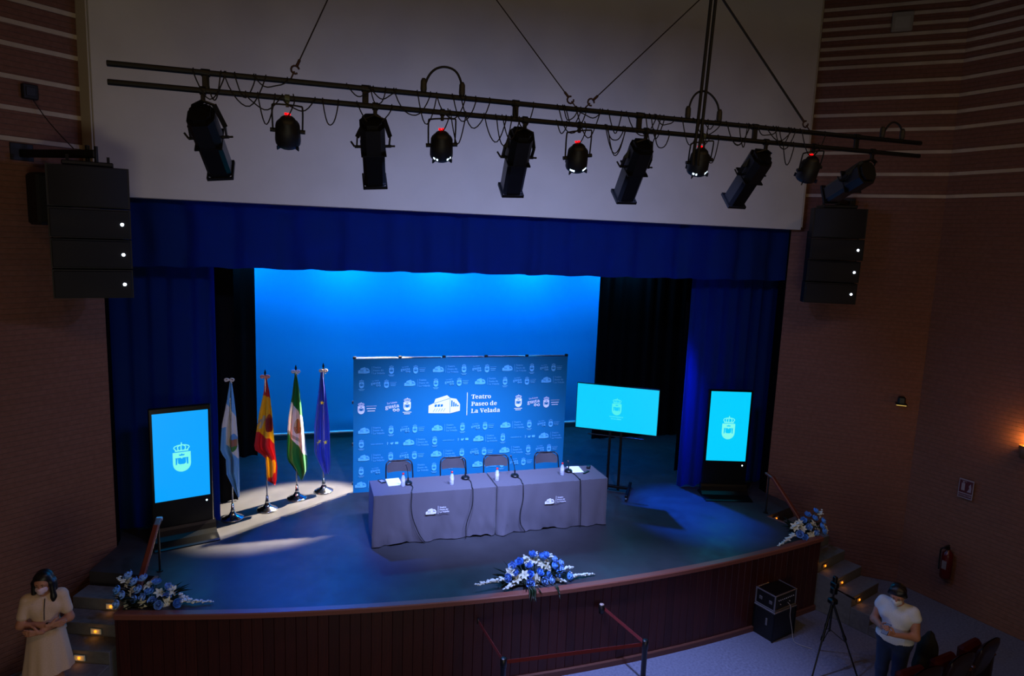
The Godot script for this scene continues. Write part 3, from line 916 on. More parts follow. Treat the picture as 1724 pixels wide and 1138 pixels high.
func build_truss() -> void:
	var steel := mat("truss black", Color(0.014, 0.014, 0.016), 0.55, 0.2)
	var rubber := mat("cable black", Color(0.02, 0.02, 0.022), 0.7)
	var t := thing("lighting_truss", "long black double-pipe lighting truss hung across in front of the white wall", "truss", Vector3(-0.04, 6.81, 3.5))
	for y in [0.0, 0.147]:
		var s := Shape.new()
		s.tube([Vector3(-4.23, y, 0), Vector3(4.23, y, 0)], 0.025, 12)
		part(t, "pipe", s, steel)
	for x in [-3.49, -2.16, -0.74, 0.58, 1.96, 3.31]:
		var s := Shape.new()
		s.bevel(Vector3(x, 0.07, 0), Vector3(0.055, 0.16, 0.035), 0.006)
		s.tube([Vector3(x - 0.035, 0.147, 0), Vector3(x + 0.035, 0.147, 0)], 0.033, 10)
		part(t, "strut", s, steel)
	# loops of thin flex wound round and slung between the pipes
	var rng := RandomNumberGenerator.new()
	rng.seed = 15
	for i in 52:
		var x := rng.randf_range(-3.5, 3.5)
		if i < 40:
			x = [-3.4, -2.95, -2.15, -1.5, -0.75, -0.1, 0.55, 1.3, 1.95, 2.6][i % 10] + rng.randf_range(-0.22, 0.22)
		var w := rng.randf_range(0.08, 0.34) * (1.0 if rng.randf() > 0.5 else -1.0)
		var y0: float = 0.147 if rng.randf() > 0.4 else 0.0
		var sag := rng.randf_range(0.06, 0.30)
		var pts := [Vector3(x, y0 + 0.03, 0.0)]
		for k in 11:
			var f := k / 10.0
			pts.append(Vector3(x + w * f, y0 - sag * 4.0 * f * (1.0 - f) + 0.01 * sin(f * 9.0 + i), 0.03 + 0.012 * sin(f * 5.0 + i)))
		pts.append(Vector3(x + w, y0 + 0.03, 0.0))
		var s := Shape.new(true)
		s.tube(pts, 0.006, 5)
		part(t, "flex", s, rubber)
	# short thick jumper cables between plugs on top of the upper pipe
	for a in [[[-1.633, 0.167], [-1.60, 0.29], [-1.535, 0.375], [-1.44, 0.41], [-1.34, 0.385], [-1.285, 0.30], [-1.27, 0.19]], [[1.133, 0.19], [1.155, 0.33], [1.215, 0.425], [1.305, 0.455], [1.40, 0.42], [1.48, 0.33], [1.508, 0.2]], [[3.66, 0.17], [3.70, 0.26], [3.77, 0.34], [3.85, 0.345], [3.92, 0.29], [3.945, 0.19]]]:
		var pts := []
		for p in a:
			pts.append(Vector3(p[0], p[1], 0.0))
		var s := Shape.new(true)
		s.tube(smooth_path(pts, 4), 0.011, 8)
		part(t, "jumper_cable", s, rubber)
		for e in [0, a.size() - 1]:
			s = Shape.new(true)
			s.lathe([Vector2(0.0, -0.05), Vector2(0.026, -0.05), Vector2(0.030, -0.02), Vector2(0.028, 0.05), Vector2(0.016, 0.075), Vector2(0.0, 0.075)], 12, Transform3D(Basis(), Vector3(a[e][0], 0.215, 0)))
			part(t, "plug", s, mat("plug grey", Color(0.16, 0.15, 0.14), 0.6))
	# wires that carry it
	for a in [[-2.80, 0.45, 0.006, "thin wire rope slanting up to the right from the left end of the truss"], [-0.12, -0.95, 0.006, "thin wire rope slanting up to the left from the middle of the truss"], [-0.02, 1.02, 0.006, "thin wire rope slanting up to the right from the middle of the truss"], [2.66, -1.01, 0.013, "thick black strap rope slanting up to the left from the right end of the truss"]]:
		var x0: float = a[0]
		var hook := Vector3(x0 - 0.04, 7.02, 3.5)
		var c := thing("suspension_rope", a[3], "rope", Vector3(x0 - 0.04, 6.98, 3.5), 0.0, "ropes that carry the truss")
		var d := Vector3(a[1], 1.0, 0).normalized()
		var s := Shape.new(true)
		s.tube([d * 0.17, d * ((9.74 - 6.98) / d.y)], a[2], 6)
		part(c, "rope", s, mat("wire rope", Color(0.13, 0.10, 0.085), 0.6, 0.3) if a[2] < 0.01 else rubber)
		s = Shape.new(true)
		var pts := []
		for k in 10:
			var f := TAU * (k / 9.0) * 0.82 - 0.5
			pts.append(d * 0.085 + d.rotated(Vector3.FORWARD, f + 2.6) * 0.034)
		s.tube(pts, 0.009, 6)
		s.tube([d * 0.11, d * 0.18], 0.013, 8)
		s.tube([Vector3.ZERO, d * 0.07], 0.007, 6)
		part(c, "hook", s, mat("hook steel", Color(0.22, 0.13, 0.10), 0.5, 0.4))
	for k in 2:
		var x := 0.055 * k
		var s := Shape.new(true)
		s.tube(smooth_path([Vector3(1.315 + x, 9.74, 3.5), Vector3(1.263 + x, 8.16, 3.5), Vector3(1.20 + x, 6.95, 3.53), Vector3(1.178 + x, 6.62, 3.53), Vector3(1.182 + x, 6.50, 3.53)], 5), 0.017, 8)
		single("supply_cable", "%s of the two thick black cables dropping past the truss" % ["left", "right"][k], "cable", s, rubber, Transform3D(), "supply cables from the ceiling")
	var at6 := ["leftmost profile spotlight on the truss, leaning to the right", "second profile spotlight from the left, hanging straight down", "third profile spotlight from the left, leaning slightly left", "fourth profile spotlight from the left, leaning left", "fifth profile spotlight from the left, leaning steeply left", "rightmost profile spotlight before the brick wall, nearly lying flat"]
	for i in 6:
		profile_spot(SPOTS[i], "black " + at6[i], steel)
	var at5 := ["small black lamp can with red digits, leftmost on the truss, unlit below", "small black lamp can with red digits, second from the left, lit below", "small black lamp can with red digits in the middle of the truss, lit below", "small black lamp can with red digits beside the dropping cables, lit below", "small black lamp can with red digits at the right end of the truss"]
	for i in 5:
		lamp_par(PARS[i], at5[i], i, steel)


func smooth_path(pts: Array, per: int) -> Array:
	var out := []
	for i in pts.size() - 1:
		var p0: Vector3 = pts[maxi(i - 1, 0)]
		var p1: Vector3 = pts[i]
		var p2: Vector3 = pts[i + 1]
		var p3: Vector3 = pts[mini(i + 2, pts.size() - 1)]
		for k in per:
			out.append(p1.cubic_interpolate(p2, p0, p3, float(k) / per))
	out.append(pts[-1])
	return out


func profile_spot(a: Array, label: String, steel: Material) -> void:
	var rear := Vector3(a[0], a[1], a[2])
	var d := Vector3(a[3], a[4], a[5]).normalized()
	var pipe := Vector3(rear.x + 0.03, 6.81, 3.5)
	var side := Vector3.RIGHT
	side = (side - d * side.dot(d)).normalized()
	var top := d.cross(side) * -1.0
	if top.y < 0.0:
		top = -top
	side = top.cross(d)
	var t := thing("profile_spotlight", label, "spotlight", pipe, 0.0, "profile spotlights on the truss")
	var o := rear - pipe
	var body := mat("spotlight body", Color(0.055, 0.058, 0.07), 0.32, 0.35)
	var bs := Basis(side * 1.32, top * 1.28, -d)
	var s := Shape.new()
	var oct := PackedVector2Array()
	for p in [[-0.085, -0.05], [-0.085, 0.05], [-0.05, 0.105], [0.05, 0.105], [0.085, 0.05], [0.085, -0.05], [0.05, -0.105], [-0.05, -0.105]]:
		oct.append(Vector2(p[0], p[1]))
	s.prism(oct, 0.27, Transform3D(bs, o + d * 0.30))
	var cap := PackedVector2Array()
	for p in oct:
		cap.append(p * 0.78)
	s.prism(cap, 0.05, Transform3D(bs, o + d * 0.04))
	s.box(o + d * 0.292, Vector3(0.176, 0.212, 0.014), bs)
	part(t, "lamp_house", s, mat("spotlight house", Color(0.016, 0.016, 0.02), 0.5, 0.3))
	s = Shape.new()
	var bar := PackedVector2Array()
	for p in [[-0.078, -0.055], [-0.078, 0.055], [-0.055, 0.083], [0.055, 0.083], [0.078, 0.055], [0.078, -0.055], [0.055, -0.083], [-0.055, -0.083]]:
		bar.append(Vector2(p[0], p[1]))
	s.prism(bar, 0.36, Transform3D(bs, o + d * 0.655))
	part(t, "lens_tube", s, body)
	s = Shape.new()
	for f: float in [-1.0, 1.0]:
		s.box(o + d * 0.66 + side * f * 0.109, Vector3(0.012, 0.175, 0.03), bs)
		s.box(o + d * 0.66 + top * f * 0.110, Vector3(0.175, 0.012, 0.03), bs)
	part(t, "front_frame", s, steel)
	s = Shape.new(true)
	s.lathe([Vector2(0.0, 0.0), Vector2(0.066, 0.0), Vector2(0.05, 0.018), Vector2(0.0, 0.026)], 16, Transform3D(Basis(Quaternion(Vector3.UP, d)), o + d * 0.632))
	part(t, "lens", s, mat("lens glass", Color(0.08, 0.09, 0.11), 0.05, 0.0, 0.8))
	# yoke, clamp and the knobs at both sides
	var pv := o + d * 0.27
	s = Shape.new()
	var arch := Vector3(0, -0.085, 0.0)
	for f: float in [-1.0, 1.0]:
		var e: Vector3 = pv + side * f * 0.15
		var m: Vector3 = arch + side * f * 0.085 + (pv - arch) * 0.12
		for seg in [[arch, m], [m, e + (arch - pv).normalized() * 0.10], [e + (arch - pv).normalized() * 0.10, e]]:
			var v: Vector3 = seg[1] - seg[0]
			s.box((seg[0] + seg[1]) * 0.5, Vector3(0.012, v.length() + 0.008, 0.04), Basis(Quaternion(Vector3.UP, v.normalized())))
	part(t, "yoke", s, steel)
	s = Shape.new()
	s.tube([Vector3(-0.025, 0, 0), Vector3(0.025, 0, 0)], 0.036, 12)
	s.bevel(Vector3(0, -0.05, 0), Vector3(0.035, 0.08, 0.035), 0.005)
	part(t, "clamp", s, steel)
	for f: float in [-1.0, 1.0]:
		s = Shape.new(true)
		s.tube([pv + side * f * 0.10, pv + side * f * 0.17], 0.014, 8)
		s.tube([pv + side * f * 0.17, pv + side * f * 0.205 + Vector3.UP * (0.05 if f > 0 else 0.0)], 0.009, 6)
		part(t, "knob", s, steel)


func lamp_par(a: Array, label: String, i: int, steel: Material) -> void:
	var rear := Vector3(a[0], a[1], a[2])
	var d := Vector3(a[3], a[4], a[5]).normalized()
	var pipe := Vector3(rear.x, 6.81, 3.5)
	var side := (Vector3.RIGHT - d * d.x).normalized()
	var top := side.cross(d)
	if top.y < 0.0:
		top = -top
	var t := thing("lamp_can", label, "stage light", pipe, 0.0, "small lamp cans on the truss")
	var o := rear - pipe
	var bs := Basis(Quaternion(Vector3.UP, d))
	var s := Shape.new(true)
	s.lathe([Vector2(0.0, -0.035), Vector2(0.05, -0.032), Vector2(0.07, -0.012), Vector2(0.082, 0.03), Vector2(0.104, 0.045), Vector2(0.112, 0.20), Vector2(0.112, 0.235), Vector2(0.098, 0.235), Vector2(0.098, 0.205), Vector2(0.0, 0.205)], 20, Transform3D(bs, o))
	part(t, "body", s, mat("can body", Color(0.028, 0.028, 0.032), 0.55))
	for k in 4:
		s = Shape.new()
		var f := PI / 4 + PI / 2 * k
		var q := (side * cos(f) + top * sin(f)) * 0.112
		s.box(o + d * 0.235 + q, Vector3(0.04, 0.045, 0.01), Basis(side.rotated(d, f + PI / 2), d, side.rotated(d, f)))
		part(t, "frame_clip", s, steel)
	# red digits on the back
	s = Shape.new()
	for k in 2:
		s.box(o + top * 0.062 - d * 0.032 + side * (-0.014 + 0.028 * k), Vector3(0.024, 0.020, 0.006), Basis(side, top, side.cross(top)))
	part(t, "led_display", s, glow("red digits", Color(1.0, 0.02, 0.04), 2.2))
	var pv := o + d * 0.11
	s = Shape.new(true)
	var h := Vector3(0, -0.055, 0)
	for f: float in [-1.0, 1.0]:
		s.tube(smooth_path([h, h + side * f * 0.105 + Vector3.DOWN * 0.004, h + side * f * 0.128 + Vector3.DOWN * 0.03, pv + side * f * 0.126], 3), 0.008, 6)
		s.tube([pv + side * f * 0.105, pv + side * f * 0.15], 0.019, 8)
	part(t, "bracket", s, steel)
	s = Shape.new()
	s.tube([Vector3(-0.02, 0, 0), Vector3(0.02, 0, 0)], 0.034, 12)
	s.bevel(Vector3(0, -0.045, 0), Vector3(0.028, 0.06, 0.03), 0.004)
	part(t, "clamp", s, mat("clamp pale", Color(0.30, 0.33, 0.27), 0.5, 0.3) if i in [0, 3] else steel)
	s = Shape.new(true)
	s.tube(smooth_path([o - d * 0.03 + top * 0.02, o + Vector3(0.03, 0.09, 0.02), Vector3(0.06, -0.03, 0.03), Vector3(0.05, 0.04, 0.0)], 4), 0.006, 5)
	part(t, "flex", s, mat("cable black"))
	s = Shape.new()
	s.lathe([Vector2(0.0, 0.212), Vector2(0.092, 0.212), Vector2(0.092, 0.207)], 20, Transform3D(bs, o))
	if i in [1, 2, 3]:
		part(t, "lamp_lens", s, glow("can lens lit", Color(0.80, 0.87, 1.0), 3.5))
		# light that leaks through the slots behind the front ring
		s = Shape.new()
		for k in 2:
			var f := -PI / 2 + (-0.62 + 1.24 * k)
			var q := side * cos(f) + top * sin(f)
			s.bevel(o + d * 0.205 + q * 0.107, Vector3(0.052, 0.028, 0.008), 0.003, Basis(q.cross(d), d, q))
		part(t, "light_slot", s, glow("slot light", Color(0.85, 0.93, 1.0), 2.0))
		var at := pipe + o + d * 0.30
		if i == 1:
			spot(t, at, Vector3(1.3, 0.0, 3.3), PAR_COLOR, PAR_FLOOR, 22.0, 1.0, 0.09)
		spot(t, at, Vector3(-0.2 + 0.6 * (i - 2), 1.9, -0.35), PAR_COLOR, PAR, 25.0, 1.0, 0.09)
		area(t, at, at + Vector3(0.0, -0.75, -0.66), Vector2(0.17, 0.17), PAR_COLOR, PAR_SPILL)
	else:
		part(t, "lens", s, mat("lens glass"))


func build_speakers() -> void:
	var black := mat("speaker black", Color(0.012, 0.012, 0.016), 0.6)
	var grille := triplanar(mat("speaker grille", Color(1, 1, 1), 0.75), noise_cached("grille", 51, 0.6, Color(0.032, 0.032, 0.040), Color(0.012, 0.012, 0.016)), Vector3(3, 3, 3))
	for g: float in [-1.0, 1.0]:
		var name_ := "left" if g < 0 else "right"
		var at := Vector3(-5.14, 6.30, 1.0) if g < 0 else Vector3(5.33, 6.34, 1.0)
		var yaw := deg_to_rad(14.0) if g < 0 else deg_to_rad(-24.0)
		var t := thing("line_array", "black hanging loudspeaker column with three white lights by the %s brick wall" % name_, "loudspeaker", at, yaw, "hanging loudspeaker columns")
		var y := 0.0
		var tilt := 0.0
		for k in 4:
			var h: float = 0.47 if k == 0 else 0.345
			var b := Basis(Vector3.RIGHT, tilt)
			var c := Vector3(0, y - h * 0.5, -0.03 * k if k > 1 else 0.0)
			var s := Shape.new()
			var poly := PackedVector2Array([Vector2(-0.40, 0.20), Vector2(-0.40, 0.02), Vector2(-0.29, -0.27), Vector2(0.29, -0.27), Vector2(0.40, 0.02), Vector2(0.40, 0.20)])
			s.prism(poly, h - 0.014, Transform3D(b * Basis(Vector3.RIGHT, Vector3.BACK, Vector3.DOWN), c + Vector3(0, h * 0.5 - 0.005, 0)))
			var o := part(t, "cabinet", s, black)
			s = Shape.new()
			if k == 0:
				# the bass cabinet on top has a bowed front
				var rows := []
				for e in [1.0, -1.0]:
					var row := []
					for i in 9:
						var f := -1.0 + i / 4.0
						row.append(c + Vector3(f * 0.38, e * (h * 0.5 - 0.02), 0.205 + 0.06 * (1.0 - f * f)))
					rows.append(row)
				s.sheet(rows)
			else:
				s.bevel(c + b * Vector3(0, 0, 0.207), Vector3(0.77, h - 0.04, 0.016), 0.006, b)
			part(o, "grille", s, grille)
			if k > 0:
				s = Shape.new()
				s.lathe([Vector2(0, 0.01), Vector2(0.017, 0.006), Vector2(0.019, 0.0)], 12, Transform3D(b * Basis(Vector3.RIGHT, PI / 2), c + b * Vector3(0.31, 0.0, 0.216)))
				part(o, "led_light", s, glow("speaker led", Color(0.86, 0.92, 1.0), 6.0))
			y -= h
			tilt += 0.02 if k else 0.0
		var s := Shape.new()
		s.bevel(Vector3(0, 0.025, -0.03), Vector3(0.5, 0.05, 0.42), 0.01)
		for x in [-0.2, 0.2]:
			s.box(Vector3(x, 0.075, -0.03), Vector3(0.03, 0.10, 0.06))
		part(t, "flying_frame", s, mat("truss black"))
		for f: float in [-1.0, 1.0]:
			s = Shape.new()
			s.box(Vector3(f * 0.385, -0.86, -0.06), Vector3(0.014, 1.0, 0.04))
			part(t, "side_bracket", s, mat("truss black"))
		# the arm on the wall that holds it
		var wall := Vector3(g * 5.96, 6.46, 0.52)
		var there := t.transform.affine_inverse() * Transform3D(Basis(), wall)
		var end := at + Vector3(0, 0.13, 0) - wall
		end += (end * Vector3(1, 0, 1)).normalized() * 0.12
		s = Shape.new()
		var yawa := atan2(end.x, end.z)
		s.bevel(end * 0.5, Vector3(0.07, 0.09, end.length()), 0.01, Basis(Vector3.UP, yawa))
		part(t, "wall_arm", s, mat("truss black"), there)
		s = Shape.new()
		s.bevel(Vector3.ZERO, Vector3(0.24, 0.20, 0.03), 0.006, Basis(Vector3.UP, -g * deg_to_rad(39)))
		part(t, "wall_plate", s, mat("truss black"), there)
		s = Shape.new()
		s.tube([at + Vector3(0, 0.05, 0) - wall, at + Vector3(0, 0.24, 0) - wall], 0.025, 8)
		s.tube([end + Vector3(0, -0.08, 0), end + Vector3(0, 0.10, 0)], 0.02, 8)
		part(t, "hanger", s, mat("truss black"), there)
	var s := Shape.new()
	s.bevel(Vector3.ZERO, Vector3(0.36, 0.60, 0.32), 0.03)
	var sub := thing("bass_cabinet", "squat black bass loudspeaker tucked behind the left loudspeaker column", "loudspeaker", Vector3(-5.66, 5.92, 0.66), deg_to_rad(39.0))
	part(sub, "cabinet", s, black)
	s = Shape.new()
	s.bevel(Vector3(0, 0, 0.165), Vector3(0.32, 0.54, 0.014), 0.006)
	part(sub, "grille", s, grille)
	s = Shape.new()
	s.box(Vector3(0, 0.1, -0.21), Vector3(0.08, 0.08, 0.14))
	part(sub, "mount", s, mat("truss black"))


# the drawing of the theatre building used in print: [outline, dark strokes on it]
func logo_shapes() -> Array:
	var a := Shape.new()
	var p := PackedVector2Array()
	for v in [[-0.5, -0.02], [-0.33, 0.06], [-0.29, 0.19], [0.08, 0.30], [0.18, 0.21], [0.38, 0.17], [0.5, 0.0], [0.5, -0.22], [0.18, -0.29], [-0.5, -0.26]]:
		p.append(Vector2(v[0], v[1]))
	a.prism(p, 0.0015)
	var b := Shape.new()
	for k in 5:
		var x := -0.36 + 0.08 * k
		b.prism(PackedVector2Array([Vector2(x, -0.225), Vector2(x + 0.012, -0.225), Vector2(x + 0.075, -0.12), Vector2(x + 0.06, -0.12)]), 0.001, Transform3D(Basis(), Vector3(0, 0, 0.0015)))
	for k in 3:
		b.prism(PackedVector2Array([Vector2(-0.31 + 0.095 * k, -0.07), Vector2(-0.31 + 0.095 * k, 0.0), Vector2(-0.24 + 0.095 * k, 0.02), Vector2(-0.24 + 0.095 * k, -0.06)]), 0.001, Transform3D(Basis(), Vector3(0, 0, 0.0015)))
	for k in 4:
		var x := 0.215 + 0.065 * k
		b.prism(PackedVector2Array([Vector2(x, -0.08), Vector2(x, 0.13 - 0.05 * k), Vector2(x + 0.045, 0.12 - 0.05 * k), Vector2(x + 0.045, -0.07)]), 0.001, Transform3D(Basis(), Vector3(0, 0, 0.0015)))
	b.prism(PackedVector2Array([Vector2(0.174, -0.28), Vector2(0.174, 0.2), Vector2(0.186, 0.2), Vector2(0.186, -0.28)]), 0.001, Transform3D(Basis(), Vector3(0, 0, 0.0015)))
	b.prism(PackedVector2Array([Vector2(-0.33, 0.055), Vector2(0.17, 0.20), Vector2(0.17, 0.186), Vector2(-0.33, 0.041)]), 0.001, Transform3D(Basis(), Vector3(0, 0, 0.0015)))
	return [a.done(), b.done()]


# the town's crest: crown over a shield with a castle; one unit high
func crest_shapes() -> Array:
	var a := Shape.new()
	var sh := PackedVector2Array([Vector2(-0.27, 0.17)])
	for k in 11:
		var f := PI + PI * k / 10.0
		sh.append(Vector2(0.27 * cos(f), -0.22 + 0.28 * sin(f)))
	sh.append(Vector2(0.27, 0.17))
	a.prism(sh, 0.0015)
	# crown: rim, five arches, orb and cross
	a.prism(PackedVector2Array([Vector2(-0.2, 0.2), Vector2(-0.2, 0.245), Vector2(0.2, 0.245), Vector2(0.2, 0.2)]), 0.0015)
	for q in [[-0.17, -0.235, -0.11], [-0.10, -0.12, -0.05], [-0.014, -0.014, -0.014], [0.10, 0.12, 0.05], [0.17, 0.235, 0.11]]:
		var pts := [Vector2(q[0], 0.24), Vector2(q[1], 0.32), Vector2(q[1] * 0.9, 0.37), Vector2(q[2], 0.405), Vector2(0.0 if absf(q[1]) > 0.05 else q[2], 0.415)]
		for i in 4:
			var u: Vector2 = pts[i]
			var v: Vector2 = pts[i + 1]
			if u.distance_to(v) < 0.002:
				continue
			var n := (v - u).orthogonal().normalized() * 0.016
			a.prism(PackedVector2Array([u - n, u + n, v + n, v - n]), 0.0015)
	a.prism(PackedVector2Array([Vector2(-0.03, 0.415), Vector2(-0.015, 0.45), Vector2(-0.015, 0.5), Vector2(0.015, 0.5), Vector2(0.015, 0.45), Vector2(0.03, 0.415)]), 0.0015)
	var b := Shape.new()
	var z := Transform3D(Basis(), Vector3(0, 0, 0.0015))
	for p in [
		[[-0.12, -0.2], [-0.12, -0.02], [-0.02, -0.02], [-0.02, -0.05], [0.02, -0.05], [0.02, -0.02], [0.12, -0.02], [0.12, -0.2], [0.07, -0.24], [-0.07, -0.24]],
		[[-0.19, -0.25], [-0.19, -0.05], [-0.2, -0.02], [-0.12, -0.02], [-0.13, -0.05], [-0.15, -0.25]],
		[[0.19, -0.25], [0.19, -0.05], [0.2, -0.02], [0.12, -0.02], [0.13, -0.05], [0.15, -0.25]],
		[[-0.07, 0.05], [-0.09, 0.1], [-0.03, 0.09], [0.0, 0.13], [0.03, 0.09], [0.09, 0.1], [0.07, 0.05]]]:
		var pl := PackedVector2Array()
		for v in p:
			pl.append(Vector2(v[0], v[1]))
		b.prism(pl, 0.001, z)
	return [a.done(), b.done()]


func build_backdrop() -> void:
	var t := thing("press_backdrop", "tall blue press wall printed with rows of logos behind the long table", "backdrop", Vector3(-0.105, STAGE, -1.4))
	var s := Shape.new(true)
	# the printed cloth, slightly slack between its fixings
	var rows := []
	for j in 13:
		var row := []
		for i in 33:
			var x := -1.925 + 3.85 * i / 32.0
			var y := 2.355 - 2.355 * j / 12.0
			row.append(Vector3(x, y, 0.004 * sin(i * 1.1 + j * 0.35) * (1.0 - j / 16.0)))
		rows.append(row)
	s.sheet(rows)
	var blue := mat("banner blue", Color(0.05, 0.42, 0.58), 0.7, 0.0, 0.3)
	part(t, "printed_cloth", s, blue)
	s = Shape.new()
	s.box(Vector3(0, 1.17, -0.03), Vector3(3.82, 2.33, 0.02))
	part(t, "back_lining", s, mat("banner lining", Color(0.05, 0.07, 0.12), 0.9))
	# folding frame behind, its joints showing along the top and the left edge
	s = Shape.new()
	var n := 5
	for i in n + 1:
		var x := -1.91 + 3.82 * i / n
		s.tube([Vector3(x, 0.02, -0.07), Vector3(x, 2.36, -0.07)], 0.009, 6)
	for j in 4:
		var y := 0.05 + 2.3 * j / 3.0
		s.tube([Vector3(-1.91, y, -0.07), Vector3(1.91, y, -0.07)], 0.009, 6)
	for x in [-1.6, 0.0, 1.6]:
		s.tube([Vector3(x, 0.02, -0.07), Vector3(x, 0.012, -0.42)], 0.012, 6)
		s.tube([Vector3(x, 0.03, -0.40), Vector3(x, 1.0, -0.07)], 0.009, 6)
	part(t, "frame", s, mat("frame aluminium", Color(0.75, 0.77, 0.8), 0.3, 0.8))
	s = Shape.new()
	for i in n:
		s.tube([Vector3(-1.87 + 3.82 * i / n, 2.375, -0.03), Vector3(-1.96 + 3.82 * (i + 1) / n, 2.37, -0.03)], 0.008, 6)
	part(t, "top_rod", s, mat("frame aluminium"))
	for i in n + 1:
		s = Shape.new()
		s.bevel(Vector3(-1.905 + 3.81 * i / n, 2.37, -0.025), Vector3(0.055, 0.05, 0.05), 0.008)
		part(t, "joint", s, mat("joint black", Color(0.03, 0.03, 0.06), 0.5))
	for y in [0.16, 0.86, 1.6]:
		s = Shape.new()
		s.bevel(Vector3(-1.925, y, -0.03), Vector3(0.04, 0.05, 0.045), 0.008)
		part(t, "joint", s, mat("joint black"))
	# the print
	var faint := mat("print faint", Color(0.36, 0.70, 0.87), 0.7, 0.0, 0.3)
	var white := mat("print white", Color(0.90, 0.90, 0.93), 0.7, 0.0, 0.3)
	var logo := logo_shapes()
	var crest := crest_shapes()
	var words := letters("Teatro\nPaseo de\nLa Velada", 0.030, true, false)
	var url := letters("www.lalinea.es", 0.022, false, false)
	var gusta := letters("gusta", 0.042, true, true, true)
	var small := letters("La Línea", 0.020, true, false, true)
	var z := 0.012
	for b in BANNER:
		var kind: String = b[0]
		var big := kind[0] == kind[0].to_upper()
		var m := white if big else faint
		var at := Vector3(b[1], b[2], z)
		var k := 1.5 if big else 1.0
		match kind.to_lower():
			"logo":
				var w := 0.56 if big else 0.19
				var o := part(t, "printed_logo", logo[0], m, Transform3D(Basis.from_scale(Vector3(w, w, 1)), at))
				part(o, "logo_line", logo[1], blue)
				if not big:
					s = Shape.new()
					s.box(Vector3.ZERO, Vector3(0.004, 0.13, 0.0015))
					part(t, "printed_bar", s, m, Transform3D(Basis(), at + Vector3(0.135, 0, 0)))
			"bar":
				s = Shape.new()
				s.box(Vector3.ZERO, Vector3(0.011, 0.415, 0.0015))
				part(t, "printed_bar", s, white, Transform3D(Basis(), at))
			"text":
				var w := words.get_aabb()
				var o := part(t, "printed_text", words if not big else letters("Teatro\nPaseo de\nLa Velada", 0.077), m, Transform3D(Basis(), at))
				o.position.x -= o.mesh.get_aabb().position.x
			"crest", "seal":
				var h := (0.235 if kind == "Crest" else 0.21) if big else 0.15
				var o := part(t, "printed_crest", crest[0], m, Transform3D(Basis.from_scale(Vector3(h, h, 1)), at))
				part(o, "crest_line", crest[1], blue)
				s = Shape.new()
				if kind.to_lower() == "seal":
					for j in 3:
						s.box(Vector3(0.112 * k + (0.0 if j else 0.004), (0.02 - 0.028 * j) * k, 0), Vector3((0.115 - 0.015 * j) * k, 0.009 * (k if j else 0.6), 0.0015))
				else:
					for j in 2:
						s.box(Vector3(0, -0.095 * k - 0.018 * k * j, 0), Vector3((0.10 - 0.03 * j) * k, 0.008 * k, 0.0015))
				part(t, "printed_line", s, m, Transform3D(Basis(), at))
			"gusta":
				part(t, "printed_text", gusta, m, Transform3D(Basis.from_scale(Vector3(k, k, 1)) * Basis(Vector3.BACK, 0.12), at + Vector3(-0.06 * k, 0, 0)))
				part(t, "printed_text", small, m, Transform3D(Basis.from_scale(Vector3(k, k, 1)) * Basis(Vector3.BACK, 0.12), at + Vector3(-0.04 * k, 0.045 * k, 0)))
				s = Shape.new()
				for j in 2:
					s.lathe([Vector2(0.018, 0.0), Vector2(0.018, 0.0015), Vector2(0.009, 0.0015)], 12, Transform3D(Basis(Vector3.RIGHT, PI / 2), Vector3(0.045 + 0.042 * j, -0.035, 0)))
				part(t, "printed_ring", s, m, Transform3D(Basis.from_scale(Vector3(k, k, 1)), at))
			"url":
				part(t, "printed_text", url, m, Transform3D(Basis(), at + Vector3(-0.11, 0, 0)))
			"icons":
				s = Shape.new()
				s.box(Vector3(-0.078, 0, 0), Vector3(0.011, 0.05, 0.0015))
				s.box(Vector3(-0.074, 0.006, 0), Vector3(0.028, 0.01, 0.0015))
				s.prism(PackedVector2Array([Vector2(-0.03, -0.015), Vector2(-0.02, 0.02), Vector2(0.0, 0.005), Vector2(0.018, 0.022), Vector2(0.026, 0.008), Vector2(0.012, -0.018), Vector2(-0.008, -0.024)]), 0.0015)
				s.bevel(Vector3(0.08, 0, 0.0008), Vector3(0.058, 0.04, 0.0015), 0.0006)
				part(t, "printed_icon", s, m, Transform3D(Basis(), at))


